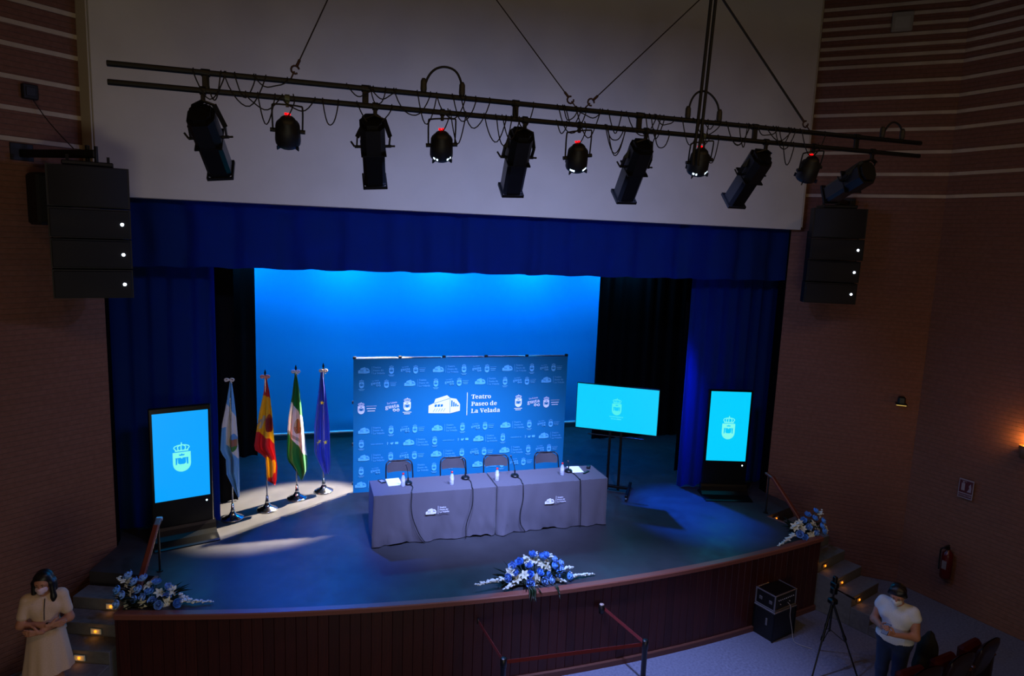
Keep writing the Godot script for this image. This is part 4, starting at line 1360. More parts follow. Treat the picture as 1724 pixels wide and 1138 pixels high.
# a cloth over a table: flat top, sides hanging to the floor in folds
func table_cloth(w: float, d: float, h: float, seed_: int) -> Shape:
	var s := Shape.new()
	var c := 0.02
	var path := []      # points round the top with outward directions
	var nf := 46
	for i in nf:
		path.append([Vector2(-w / 2 + w * i / nf, d / 2), Vector2(0, 1)])
	for i in 16:
		path.append([Vector2(w / 2, d / 2 - d * i / 16.0), Vector2(1, 0)])
	for i in nf:
		path.append([Vector2(w / 2 - w * i / nf, -d / 2), Vector2(0, -1)])
	for i in 16:
		path.append([Vector2(-w / 2, -d / 2 + d * i / 16.0), Vector2(-1, 0)])
	var nz := FastNoiseLite.new()
	nz.seed = seed_
	nz.frequency = 1.3
	var rows := []
	for j in 13:
		var f := j / 12.0
		var row := []
		for i in path.size() + 1:
			var e: Array = path[i % path.size()]
			var p: Vector2 = e[0]
			var nn: Vector2 = e[1]
			# corners turn gradually
			var near := minf(absf(absf(p.x) - w / 2), 1.0)
			var neard := minf(absf(absf(p.y) - d / 2), 1.0)
			var dirv := (nn + Vector2(signf(p.x) * maxf(0.0, 1.0 - near / 0.12), signf(p.y) * maxf(0.0, 1.0 - neard / 0.12)) * 0.7).normalized()
			var along := p.x * 1.0 + p.y * 1.7
			var corner := maxf(0.0, 1.0 - near / 0.30) if absf(nn.y) > 0.5 else maxf(0.0, 1.0 - neard / 0.25)
			var fold := sin(along * 17.0 + 3.0 * nz.get_noise_2d(p.x, p.y) + f * 1.5) * 0.35 + nz.get_noise_2d(p.x * 2.2 + 9.0, p.y * 2.2 + f * 0.5)
			var swing := sin((p.x + absf(p.y)) * 42.0 + f * 4.0) * corner * 0.5
			var off := 0.004 + f * (0.030 + 0.060 * fold + 0.070 * swing + 0.05 * corner * f) * (1.0 if absf(nn.y) > 0.5 else 0.15)
			off = maxf(off, 0.003)
			var drop := f * (h - 0.012)
			if j == 12:
				drop -= 0.02 * maxf(0.0, nz.get_noise_2d(p.x * 3.0, 40.0)) + (0.02 if absf(sin(p.x * 2.6 + seed_)) > 0.94 else 0.0)
			var q := p + dirv * off
			row.append(Vector3(q.x, h - drop - (0.0 if j else 0.0), q.y))
		rows.append(row)
	rows.reverse()
	for r in rows:
		r.reverse()
	# winding: seen from outside
	for j in rows.size():
		rows[j].reverse()
	rows.reverse()
	s.sheet(rows)
	s.soft(false)
	s.bevel(Vector3(0, h - 0.002, 0), Vector3(w + 0.006, 0.006, d + 0.006), 0.002)
	return s


func build_tables() -> void:
	var grey := triplanar(mat("grey tablecloth", Color(1, 1, 1), 0.85, 0.0, 0.25), noise_cached("weave", 61, 0.4, Color(0.355, 0.34, 0.37), Color(0.325, 0.31, 0.34)), Vector3(2, 2, 2))
	grey.rim_enabled = true
	grey.rim = 0.2
	var turn := deg_to_rad(1.07)
	var logo := logo_shapes()
	var white := mat("print white")
	for i in 2:
		var c := Vector3(-0.955 if i == 0 else 0.885, STAGE, 0.372 if i == 0 else 0.338)
		var where: String = ["left", "right"][i]
		var t := thing("folding_table", "%s of the two long folding tables under grey cloths" % where, "table", c, turn, "folding tables under the grey cloths")
		var s := Shape.new()
		s.bevel(Vector3(0, 0.725, 0), Vector3(1.80, 0.03, 0.60), 0.006)
		part(t, "tabletop", s, mat("table plastic", Color(0.7, 0.7, 0.68), 0.6))
		for x in [-0.75, 0.75]:
			for z in [-0.24, 0.24]:
				s = Shape.new()
				s.tube([Vector3(x, 0.0, z), Vector3(x, 0.712, z)], 0.014, 8)
				part(t, "leg", s, mat("table leg", Color(0.4, 0.4, 0.42), 0.4, 0.6))
		var cl := thing("tablecloth", "grey cloth with a small white logo over the %s table" % where, "tablecloth", c, turn, "grey tablecloths")
		part(cl, "cloth", table_cloth(1.812, 0.625, 0.75, 3 + i * 5), grey)
		var x0 := -0.085 if i == 0 else -0.075
		var lo := part(cl, "printed_logo", logo[0], white, Transform3D(Basis.from_scale(Vector3(0.155, 0.155, 1)), Vector3(x0, 0.465, 0.352)))
		part(lo, "logo_line", logo[1], grey)
		s = Shape.new()
		s.box(Vector3.ZERO, Vector3(0.005, 0.12, 0.002))
		part(cl, "printed_bar", s, white, Transform3D(Basis(), Vector3(x0 + 0.105, 0.48, 0.352)))
		var tx := part(cl, "printed_text", letters("Teatro\nPaseo de\nLa Velada", 0.021), white, Transform3D(Basis(), Vector3(x0 + 0.125, 0.48, 0.352)))
		tx.position.x -= tx.mesh.get_aabb().position.x


func build_chairs() -> void:
	var tube_m := mat("chair tube", Color(0.14, 0.13, 0.14), 0.35, 0.6)
	var pad := mat("chair plastic", Color(0.26, 0.24, 0.25), 0.5)
	var t := thing("folding_chair", "", "chair", Vector3.ZERO, 0.0, "folding chairs behind the table")
	# curved back panel
	var s := Shape.new(true)
	var rows := []
	for face in [0.0, 1.0]:
		var lst := []
		for j in 7:
			var row := []
			for i in 13:
				var f := i / 6.0 - 1.0
				var g := j / 6.0
				var round_top := 0.045 * pow(absf(f), 4.0) * (1.0 - g)
				var x := f * (0.195 - 0.012 * pow(absf(g - 0.5) * 2.0, 4.0))
				row.append(Vector3(x, 0.86 - round_top - g * (0.165 - round_top), -0.175 + 0.05 * f * f + 0.03 * g + (0.0 if face > 0.0 else -0.012)))
			if face < 1.0:
				row.reverse()
			lst.append(row)
		s.sheet(lst)
		rows.append(lst)
	part(t, "back_panel", s, pad)
	s = Shape.new(true)
	s.bevel(Vector3(0, 0.44, 0.02), Vector3(0.40, 0.025, 0.38), 0.012)
	part(t, "seat", s, pad)
	for f: float in [-1.0, 1.0]:
		s = Shape.new(true)
		s.tube(smooth_path([Vector3(f * 0.15, 0.867, -0.17), Vector3(f * 0.20, 0.83, -0.135), Vector3(f * 0.212, 0.70, -0.095), Vector3(f * 0.212, 0.44, 0.0), Vector3(f * 0.215, 0.02, 0.20)], 4), 0.011, 8)
		part(t, "front_leg", s, tube_m)
		s = Shape.new(true)
		s.tube([Vector3(f * 0.19, 0.45, 0.16), Vector3(f * 0.195, 0.02, -0.20)], 0.011, 8)
		part(t, "rear_leg", s, tube_m)
	s = Shape.new(true)
	s.tube([Vector3(-0.15, 0.867, -0.17), Vector3(0.15, 0.867, -0.17)], 0.011, 8)
	part(t, "top_rail", s, tube_m)
	s = Shape.new(true)
	s.tube([Vector3(-0.212, 0.15, 0.14), Vector3(0.212, 0.15, 0.14)], 0.008, 8)
	s.tube([Vector3(-0.195, 0.12, -0.155), Vector3(0.195, 0.12, -0.155)], 0.008, 8)
	part(t, "stretcher", s, tube_m)
	var spots := [[-1.365, -0.28, 0.0], [-0.493, -0.28, -0.03], [0.229, -0.28, -0.08], [1.118, -0.28, -0.06]]
	var labels := ["dark folding chair at the left end of the table, behind the papers and phone", "dark folding chair second from the left behind the table", "dark folding chair third from the left, just right of the cloth seam", "dark folding chair at the right end of the table"]
	for i in 4:
		var at := Vector3(spots[i][0], STAGE, spots[i][1])
		if i == 0:
			t.position = at
			t.rotation.y = spots[i][2]
			t.set_meta("label", labels[i])
		else:
			copy(t, labels[i], at, spots[i][2])


func build_table_things() -> void:
	var black := mat("microphone black", Color(0.035, 0.035, 0.04), 0.4)
	var mics := [[-1.319, 0.316, -0.04, 0.0], [-0.425, 0.251, -0.065, 0.02], [0.357, 0.301, -0.085, 0.03], [1.282, 0.248, -0.03, -0.13]]
	var who := ["by the papers at the left end of the table", "second from the left on the table", "third from the left, right of the cloth seam", "at the right end beside the white sheet"]
	# where each cable leaves the table and how it runs down the front: x offsets at the listed heights
	var runs := [[[-1.315, 0.0], [-1.325, 0.2], [-1.29, 0.4], [-1.20, 0.62], [-1.12, 0.735]], [[-0.41, 0.0], [-0.42, 0.25], [-0.50, 0.5], [-0.515, 0.735]], [[0.385, 0.0], [0.385, 0.22], [0.345, 0.42], [0.35, 0.6], [0.43, 0.735]], [[1.325, 0.0], [1.335, 0.3], [1.335, 0.735]]]
	for i in 4:
		var a: Array = mics[i]
		var t := thing("gooseneck_microphone", "black gooseneck microphone %s" % who[i], "microphone", Vector3(a[0], TABLE + 0.005, a[1]), 0.0, "gooseneck microphones on the table")
		var s := Shape.new(true)
		s.lathe([Vector2(0.0, 0.0), Vector2(0.062, 0.0), Vector2(0.064, 0.018), Vector2(0.05, 0.036), Vector2(0.02, 0.042), Vector2(0.0, 0.042)], 20, Transform3D(Basis.from_scale(Vector3(1, 1, 1.15))))
		part(t, "base", s, black)
		s = Shape.new(true)
		s.tube([Vector3(0, 0.04, 0), Vector3(0.0, 0.10, -0.005)], 0.011, 10)
		s.tube(smooth_path([Vector3(0, 0.10, -0.005), Vector3(a[2] * 0.2, 0.18, 0.0), Vector3(a[2] * 0.6, 0.26 + a[3] * 0.5, 0.0), Vector3(a[2], 0.315 + a[3], 0.03)], 5), 0.005, 8)
		part(t, "gooseneck", s, black)
		s = Shape.new(true)
		s.tube([Vector3(a[2] * 0.97, 0.305 + a[3], 0.025), Vector3(a[2] * 1.05, 0.332 + a[3], 0.05)], 0.012, 10)
		part(t, "capsule", s, black)
		var edge := 0.70 if i < 2 else 0.665
		edge -= 0.005 * i
		var pts := [Vector3(0.02, 0.012, 0.06), Vector3(0.05, 0.006, 0.15)]
		var r: Array = runs[i]
		pts.append(Vector3(r[0][0] - a[0], 0.006, edge - 0.04 - a[1]))
		pts.append(Vector3(r[0][0] - a[0], -0.005, edge + 0.01 - a[1]))
		for k in range(1, r.size()):
			pts.append(Vector3(r[k][0] - a[0], -r[k][1], edge + 0.018 + 0.06 * r[k][1] / 0.75 - a[1]))
		s = Shape.new(true)
		s.tube(smooth_path(pts, 6), 0.0065, 6)
		part(t, "cable", s, mat("cable black"))
	var bots := [[-1.404, 0.399, "beside the sheets at the left end"], [-0.681, 0.46, "left of the second microphone"], [0.033, 0.427, "just right of the cloth seam"], [1.123, 0.373, "left of the rightmost microphone"]]
	var water := StandardMaterial3D.new()
	water.resource_name = "bottle plastic"
	water.albedo_color = Color(0.88, 0.90, 0.98, 0.45)
	water.roughness = 0.35
	water.transparency = BaseMaterial3D.TRANSPARENCY_ALPHA
	for i in 4:
		var t := thing("water_bottle", "small clear water bottle with a red cap %s" % bots[i][2], "bottle", Vector3(bots[i][0], TABLE + 0.005, bots[i][1]), 0.0, "water bottles on the table")
		var s := Shape.new(true)
		s.lathe([Vector2(0.0, 0.002), Vector2(0.026, 0.0), Vector2(0.031, 0.008), Vector2(0.031, 0.05), Vector2(0.029, 0.06), Vector2(0.031, 0.07), Vector2(0.031, 0.12), Vector2(0.024, 0.15), Vector2(0.013, 0.172), Vector2(0.013, 0.185), Vector2(0.0, 0.185)], 16)
		part(t, "body", s, water)
		s = Shape.new(true)
		s.lathe([Vector2(0.0315, 0.068), Vector2(0.0318, 0.07), Vector2(0.0318, 0.11), Vector2(0.0315, 0.112)], 16)
		part(t, "paper_band", s, mat("bottle band", Color(0.80, 0.80, 0.86), 0.6))
		s = Shape.new(true)
		s.lathe([Vector2(0.0, 0.18), Vector2(0.0155, 0.18), Vector2(0.0155, 0.205), Vector2(0.0, 0.206)], 12)
		part(t, "cap", s, mat("red cap", Color(0.80, 0.12, 0.13), 0.4))
	var paper := mat("paper", Color(0.93, 0.94, 0.92), 0.8)
	var s := Shape.new()
	s.box(Vector3(0, 0.004, 0), Vector3(0.205, 0.006, 0.30))
	single("paper_sheets", "white sheets of paper lying at the left end of the table", "paper", s, paper, Transform3D(Basis(Vector3.UP, 0.06), Vector3(-1.52, TABLE + 0.004, 0.21)), "sheets of paper on the table")
	s = Shape.new()
	s.box(Vector3(0, 0.003, 0), Vector3(0.205, 0.004, 0.295))
	single("paper_sheets", "white sheet of paper lying at the right end of the table", "paper", s, paper, Transform3D(Basis(Vector3.UP, -0.08), Vector3(1.43, TABLE + 0.004, 0.17)), "sheets of paper on the table")
	var t := thing("mobile_phone", "dark mobile phone with a pale screen left of the papers", "phone", Vector3(-1.69, TABLE + 0.005, 0.15), 0.35)
	s = Shape.new()
	s.bevel(Vector3(0, 0.005, 0), Vector3(0.078, 0.01, 0.15), 0.003)
	part(t, "body", s, mat("phone dark", Color(0.05, 0.05, 0.06), 0.3))
	s = Shape.new()
	s.box(Vector3(0, 0.0102, 0.0), Vector3(0.056, 0.001, 0.09))
	part(t, "screen", s, mat("phone screen", Color(0.55, 0.57, 0.62), 0.15))
	t = thing("remote_control", "slim black remote control right of the white sheet", "remote control", Vector3(1.556, TABLE + 0.005, 0.34), -0.9)
	s = Shape.new()
	s.bevel(Vector3(0, 0.008, 0), Vector3(0.04, 0.016, 0.16), 0.005)
	part(t, "body", s, mat("phone dark"))
	s = Shape.new()
	for k in 5:
		s.bevel(Vector3(0, 0.017, -0.06 + 0.025 * k), Vector3(0.018, 0.004, 0.01), 0.001)
	part(t, "button", s, mat("button grey", Color(0.2, 0.2, 0.22), 0.5))
	t = thing("spectacle_case", "small black rounded case near the right corner of the table", "case", Vector3(1.675, TABLE + 0.005, 0.15), -0.5)
	s = Shape.new()
	s.bevel(Vector3(0, 0.022, 0), Vector3(0.065, 0.044, 0.09), 0.014)
	part(t, "body", s, mat("phone dark"))
	s = Shape.new()
	s.box(Vector3(0, 0.026, 0), Vector3(0.0665, 0.003, 0.0915))
	part(t, "lid_seam", s, mat("button grey"))


func build_screens() -> void:
	var body := mat("totem black", Color(0.02, 0.02, 0.023), 0.28)
	var crest := crest_shapes()
	for g: float in [-1.0, 1.0]:
		var at := Vector3(-4.47, STAGE, -0.12) if g < 0 else Vector3(4.45, STAGE, -0.08)
		var yaw := deg_to_rad(17.5 if g < 0 else -15.0)
		var mid := (2.447 if g < 0 else 2.495) - STAGE
		var t := thing("screen_totem", "black upright display totem with a glowing cyan screen on the %s of the stage" % ("left" if g < 0 else "right"), "display", at, yaw, "upright display totems")
		var s := Shape.new()
		s.bevel(Vector3(0, 0.97, -0.05), Vector3(0.80, 1.94, 0.07), 0.012)
		part(t, "cabinet", s, body)
		s = Shape.new()
		var prof := PackedVector2Array()
		for v in [[0.0, 0.0], [0.33, 0.0], [0.34, 0.015], [0.30, 0.028], [0.12, 0.045], [0.05, 0.09], [0.02, 0.16], [0.0, 0.2], [-0.08, 0.2], [-0.10, 0.06], [-0.16, 0.028], [-0.17, 0.0]]:
			prof.append(Vector2(v[0], v[1]))
		s.prism(prof, 0.84, Transform3D(Basis(Vector3.BACK, Vector3.UP, Vector3.LEFT), Vector3(0.42, 0, 0)))
		part(t, "foot", s, body)
		var sc := Shape.new()
		sc.box(Vector3(0, mid, -0.012), Vector3(0.715, 1.275, 0.006))
		var scr := part(t, "screen", sc, glow("screen cyan left", Color(0.0, 0.64, 1.0), SCREEN) if g < 0 else glow("screen cyan right", Color(0.0, 0.81, 1.0), SCREEN))
		var o := part(scr, "screen_crest", crest[0], glow("crest glow", Color(0.50, 0.98, 0.92), SCREEN), Transform3D(Basis.from_scale(Vector3(0.43, 0.43, 1)), Vector3(0.0, mid - 0.02, -0.008)))
		var o2 := part(scr, "screen_castle", crest[1], mats["screen cyan left" if g < 0 else "screen cyan right"], Transform3D(Basis.from_scale(Vector3(0.43, 0.43, 1)), Vector3(0.0, mid - 0.02, -0.008)))
		s = Shape.new()
		s.lathe([Vector2(0, 0.006), Vector2(0.012, 0.004), Vector2(0.013, 0.0)], 10, Transform3D(Basis(Vector3.RIGHT, PI / 2), Vector3(0.31, mid - 0.72, -0.014)))
		part(t, "led_light", s, glow("totem led", Color(0.75, 0.95, 1.0), 4.0))
		var front := Basis(Vector3.UP, yaw) * Vector3.BACK
		area(t, at + Vector3(0, mid, 0) + front * 0.02, at + Vector3(0, mid, 0) + front * 3.0, Vector2(0.7, 1.25), Color(0.05, 0.74, 1.0), SCREEN_LIGHT)
	# the television on its wheeled stand
	var at := Vector3(2.489, STAGE, -0.60)
	var yaw := deg_to_rad(-32.4)
	var mid := 2.764 - STAGE
	var t := thing("television", "large television on a wheeled stand right of the press wall", "television", at, yaw)
	var s := Shape.new()
	s.bevel(Vector3(0, mid, 0.02), Vector3(1.455, 0.84, 0.045), 0.008)
	part(t, "case", s, body)
	s = Shape.new()
	s.box(Vector3(0, mid + 0.003, 0.045), Vector3(1.43, 0.805, 0.004))
	var scr := part(t, "screen", s, glow("television cyan", Color(0.0, 0.81, 1.0), SCREEN))
	var soft := glow("television print", Color(0.32, 0.94, 0.93), SCREEN)
	part(scr, "screen_crest", crest[0], soft, Transform3D(Basis.from_scale(Vector3(0.31, 0.31, 1)), Vector3(0.0, mid + 0.045, 0.048)))
	part(scr, "screen_castle", crest[1], mats["television cyan"], Transform3D(Basis.from_scale(Vector3(0.31, 0.31, 1)), Vector3(0.0, mid + 0.045, 0.048)))
	for k in 2:
		var w := part(scr, "screen_text", letters(["AYUNTAMIENTO", "DE LA LÍNEA"][k], 0.022, false, true), soft, Transform3D(Basis(), Vector3(0.0, mid - 0.14 - 0.04 * k, 0.048)))
		var b := w.mesh.get_aabb()
		w.position.x = -b.position.x - b.size.x * 0.5
	for x in [-0.1, 0.1]:
		s = Shape.new()
		s.bevel(Vector3(x, 0.72, -0.04), Vector3(0.045, 1.38, 0.03), 0.005)
		part(t, "post", s, mat("stand metal", Color(0.06, 0.06, 0.07), 0.35, 0.5))
	s = Shape.new()
	s.bevel(Vector3(0, mid, -0.03), Vector3(0.5, 0.4, 0.03), 0.006)
	s.tube([Vector3(-0.5, 1.02, -0.04), Vector3(0.5, 1.02, -0.04)], 0.012, 8)
	part(t, "mount", s, mats["stand metal"])
	s = Shape.new()
	s.bevel(Vector3(0, 0.09, -0.04), Vector3(0.62, 0.045, 0.06), 0.006)
	part(t, "base_bar", s, mats["stand metal"])
	for x in [-0.29, 0.29]:
		s = Shape.new()
		s.bevel(Vector3(x, 0.08, 0.0), Vector3(0.05, 0.04, 0.72), 0.006)
		part(t, "base_leg", s, mats["stand metal"])
		for z in [-0.34, 0.34]:
			s = Shape.new(true)
			s.tube([Vector3(x - 0.014, 0.032, z), Vector3(x + 0.014, 0.032, z)], 0.032, 14)
			part(t, "caster", s, mat("caster", Color(0.3, 0.31, 0.34), 0.25, 0.5))
	var front := Basis(Vector3.UP, yaw) * Vector3.BACK
	area(t, at + Vector3(0, mid, 0) + front * 0.08, at + Vector3(0, mid, 0) + front * 3.0, Vector2(1.4, 0.8), Color(0.03, 0.78, 1.0), SCREEN_LIGHT)


func in_star(p: Vector2, c: Vector2, r: float) -> bool:
	var d := p - c
	var a := fposmod(atan2(d.x, -d.y), TAU / 5.0)
	a = minf(a, TAU / 5.0 - a)
	# edge of a five-pointed star between the tip (a = 0) and the notch (a = 36 degrees)
	var tip := Vector2(r, 0)
	var notch := Vector2.from_angle(PI / 5.0) * r * 0.40
	var q := Vector2.from_angle(a) * d.length()
	return (notch - tip).cross(q - tip) > 0.0


# dye of each flag at a point of the cloth, in the units of the outline tables
func flag_dye(i: int, p: Vector2) -> Color:
	var x := p.x
	var y := p.y
	if i == 0:
		var sky := Color(0.40, 0.66, 0.86)
		var white := Color(0.86, 0.85, 0.83)
		if x < 146.0:
			return white if y > 342.0 and y < 490.0 else sky
		var e := Vector2((x - 190.0) / 27.0, (y - 582.0) / 52.0)
		if e.length() < 1.0:
			if e.y > 0.45:
				return Color(0.24, 0.50, 0.16)
			if e.y < -0.35:
				return Color(0.36, 0.58, 0.78)
			return Color(0.62, 0.40, 0.30) if absf(e.x) < 0.75 else Color(0.72, 0.62, 0.40)
		if y < 350.0 + (x - 150.0) * 1.45 or y > 605.0 + (x - 155.0) * 1.2:
			return sky
		return white
	if i == 1:
		var red := Color(0.80, 0.10, 0.14)
		var gold := Color(0.95, 0.72, 0.08)
		if y < 302.0 + (x - 375.0) * 0.45:
			return red
		if y < 512.0 + (x - 328.0) * 0.72:
			var e := Vector2((x - 404.0) / 25.0, (y - 472.0) / 54.0)
			if e.length() < 1.0:
				return Color(0.55, 0.06, 0.10) if absf(e.x) < 0.7 and e.y > -0.6 else Color(0.72, 0.30, 0.12)
			var b := Vector2(x - 362.0, y - 462.0)
			if absf(b.x + b.y * 0.35) < 9.0 and absf(b.y) < 40.0:
				return Color(0.72, 0.70, 0.62)
			if absf(b.y + b.x * 0.4 + 12.0) < 7.0 and absf(b.x) < 34.0:
				return Color(0.62, 0.55, 0.50)
			return gold
		if x > 384.0 and y > 668.0 + (x - 388.0) * 0.55 and x < 444.0 - (y - 690.0) * 0.05 and y < 806.0 - (x - 388.0) * 0.75:
			return gold
		return red
	if i == 2:
		var green := Color(0.04, 0.42, 0.16)
		var white := Color(0.86, 0.85, 0.84)
		if y < 340.0 + (x - 535.0) * 1.38:
			return green
		if y > 528.0 + (x - 513.0) * 1.24:
			return green
		var band := (y - 522.0) - (x - 516.0) * 0.80
		if absf(band) < 10.0 and x < 588.0:
			return Color(0.60, 0.60, 0.55)
		var e := Vector2((x - 574.0) / 24.0, (y - 490.0) / 44.0)
		if e.length() < 1.0:
			if absf(e.x) < 0.35:
				return Color(0.62, 0.42, 0.22)
			return Color(0.58, 0.30, 0.18) if e.y > 0.0 and fposmod(e.x * 3.0 + e.y * 2.0, 1.0) > 0.4 else Color(0.74, 0.70, 0.58)
		return white
	for c in [Vector2(720, 347), Vector2(740, 580), Vector2(700, 578), Vector2(688, 440)]:
		if in_star(p, c, 15.0 if c.y > 360.0 or c.x > 700.0 else 11.0) and c.x != 688.0:
			return Color(0.90, 0.78, 0.20)
	return Color(0.07, 0.15, 0.58)


func build_flags() -> void:
	var spots := [Vector2(-3.884, -0.678), Vector2(-3.397, -0.934), Vector2(-2.952, -1.33), Vector2(-2.516, -1.575)]
	var tops := [2.19, 2.30, 2.29, 2.27]
	var labels := ["light blue and white town flag on a chrome stand, leftmost of the four flags", "red and yellow flag with a coat of arms on a chrome stand", "green and white striped flag on a chrome stand", "blue flag with yellow stars on a chrome stand"]
	var tables := [FLAG0, FLAG1, FLAG2, FLAG3]
	var chrome := mat("flag chrome", Color(0.80, 0.81, 0.83), 0.14, 1.0)
	for i in 4:
		var t := thing("flag", labels[i], "flag", Vector3(spots[i].x, STAGE, spots[i].y), 0.0, "flags on chrome stands")
		var s := Shape.new(true)
		s.lathe([Vector2(0.0, 0.0), Vector2(0.158, 0.0), Vector2(0.165, 0.012), Vector2(0.155, 0.024), Vector2(0.115, 0.034), Vector2(0.108, 0.046), Vector2(0.07, 0.056), Vector2(0.05, 0.085), Vector2(0.034, 0.12), Vector2(0.03, 0.135), Vector2(0.036, 0.142), Vector2(0.024, 0.155), Vector2(0.018, 0.24), Vector2(0.0, 0.24)], 28)
		part(t, "stand", s, chrome)
		s = Shape.new(true)
		var top: float = tops[i]
		s.tube([Vector3(0, 0.2, 0), Vector3(0, top - (0.1 if i else 0.02), 0)], 0.0125, 10)
		part(t, "pole", s, chrome)
		s = Shape.new(true)
		if i:
			s.lathe([Vector2(0.0, top - 0.115), Vector2(0.016, top - 0.11), Vector2(0.010, top - 0.09), Vector2(0.019, top - 0.06), Vector2(0.008, top - 0.02), Vector2(0.0, top)], 10)
		else:
			s.lathe([Vector2(0.0, top - 0.03), Vector2(0.016, top - 0.025), Vector2(0.012, top - 0.008), Vector2(0.0, top)], 10)
		part(t, "finial", s, mat("finial dark", Color(0.10, 0.09, 0.13), 0.3, 0.6))
		var tb: Array = tables[i]
		var x0 := 1e9
		var x1 := -1e9
		for r in tb:
			x0 = minf(x0, r[3])
			x1 = maxf(x1, r[4])
		var y0: float = tb[0][5]
		var y1: float = tb[-1][5]
		# the dyed cloth
		var w := 160
		var h := 640
		var im := Image.create(w, h, false, Image.FORMAT_RGB8)
		for py in h:
			for px in w:
				im.set_pixel(px, py, flag_dye(i, Vector2(lerpf(x0, x1, (px + 0.5) / w), lerpf(y0, y1, (py + 0.5) / h))))
		var m := cloth("flag cloth %d" % i, Color.WHITE, 0.25)
		m.roughness = 0.42
		m.metallic_specular = 0.5
		m.albedo_texture = ImageTexture.create_from_image(im)
		m.backlight_enabled = true
		m.backlight = Color(0.34, 0.34, 0.34)
		var rows := []
		var uvs := []
		var cols := 28
		for j in tb.size():
			var r: Array = tb[j]
			var f := float(j) / (tb.size() - 1)
			var row := []
			var uv := []
			for c in cols + 1:
				var u := float(c) / cols
				var x := lerpf(r[0], r[1], u)
				var wide: float = r[1] - r[0]
				var fold := sin(u * TAU * (1.6 + 0.25 * i) + i * 1.3 + f * 1.2) * 0.7 + sin(u * TAU * 3.3 + f * 2.0 + i) * 0.35
				var z := 0.018 + (0.12 + 0.26 * wide) * 0.46 * fold * (0.35 + 0.65 * f) + 0.03 * f
				row.append(Vector3(x, r[2], z))
				uv.append(Vector2((lerpf(r[3], r[4], u) - x0) / (x1 - x0), (r[5] - y0) / (y1 - y0)))
			rows.append(row)
			uvs.append(uv)
		s = Shape.new(true)
		s.sheet(rows, uvs)
		part(t, "cloth", s, m)
		# ribbon bow at the top
		s = Shape.new(true)
		var yb: float = tb[0][2] + 0.012
		for g: float in [-1.0, 1.0]:
			var pts := [Vector3(0, yb, 0.02), Vector3(g * 0.03, yb + 0.022, 0.03), Vector3(g * 0.062, yb + 0.012, 0.03), Vector3(g * 0.05, yb - 0.016, 0.03), Vector3(0, yb, 0.022)]
			s.tube(smooth_path(pts, 3), 0.013, 6)
		s.tube([Vector3(0.01, yb, 0.025), Vector3(0.035, yb - 0.05, 0.035)], 0.008, 6)
		part(t, "ribbon_bow", s, mat(["ribbon white", "ribbon orange", "ribbon white", "ribbon cream"][i], [Color(0.85, 0.80, 0.76), Color(0.90, 0.52, 0.36), Color(0.85, 0.80, 0.76), Color(0.90, 0.78, 0.66)][i], 0.5))


func petal(s: Shape, phi: float, tilt: float, length: float, width: float, cup: float, point: float) -> void:
	var rows := []
	for j in 5:
		var v := j / 4.0
		var row := []
		for i in 5:
			var u := i / 2.0 - 1.0
			var w: float = width * sin(PI * pow(v * 0.86 + 0.10, point)) * u
			var a := tilt + cup * v
			var r: float = length * v * cos(a)
			var y: float = length * v * sin(a) + absf(u) * absf(u) * width * 0.35
			row.append(Vector3(r, y, w).rotated(Vector3.UP, phi))
		rows.append(row)
	s.sheet(rows)


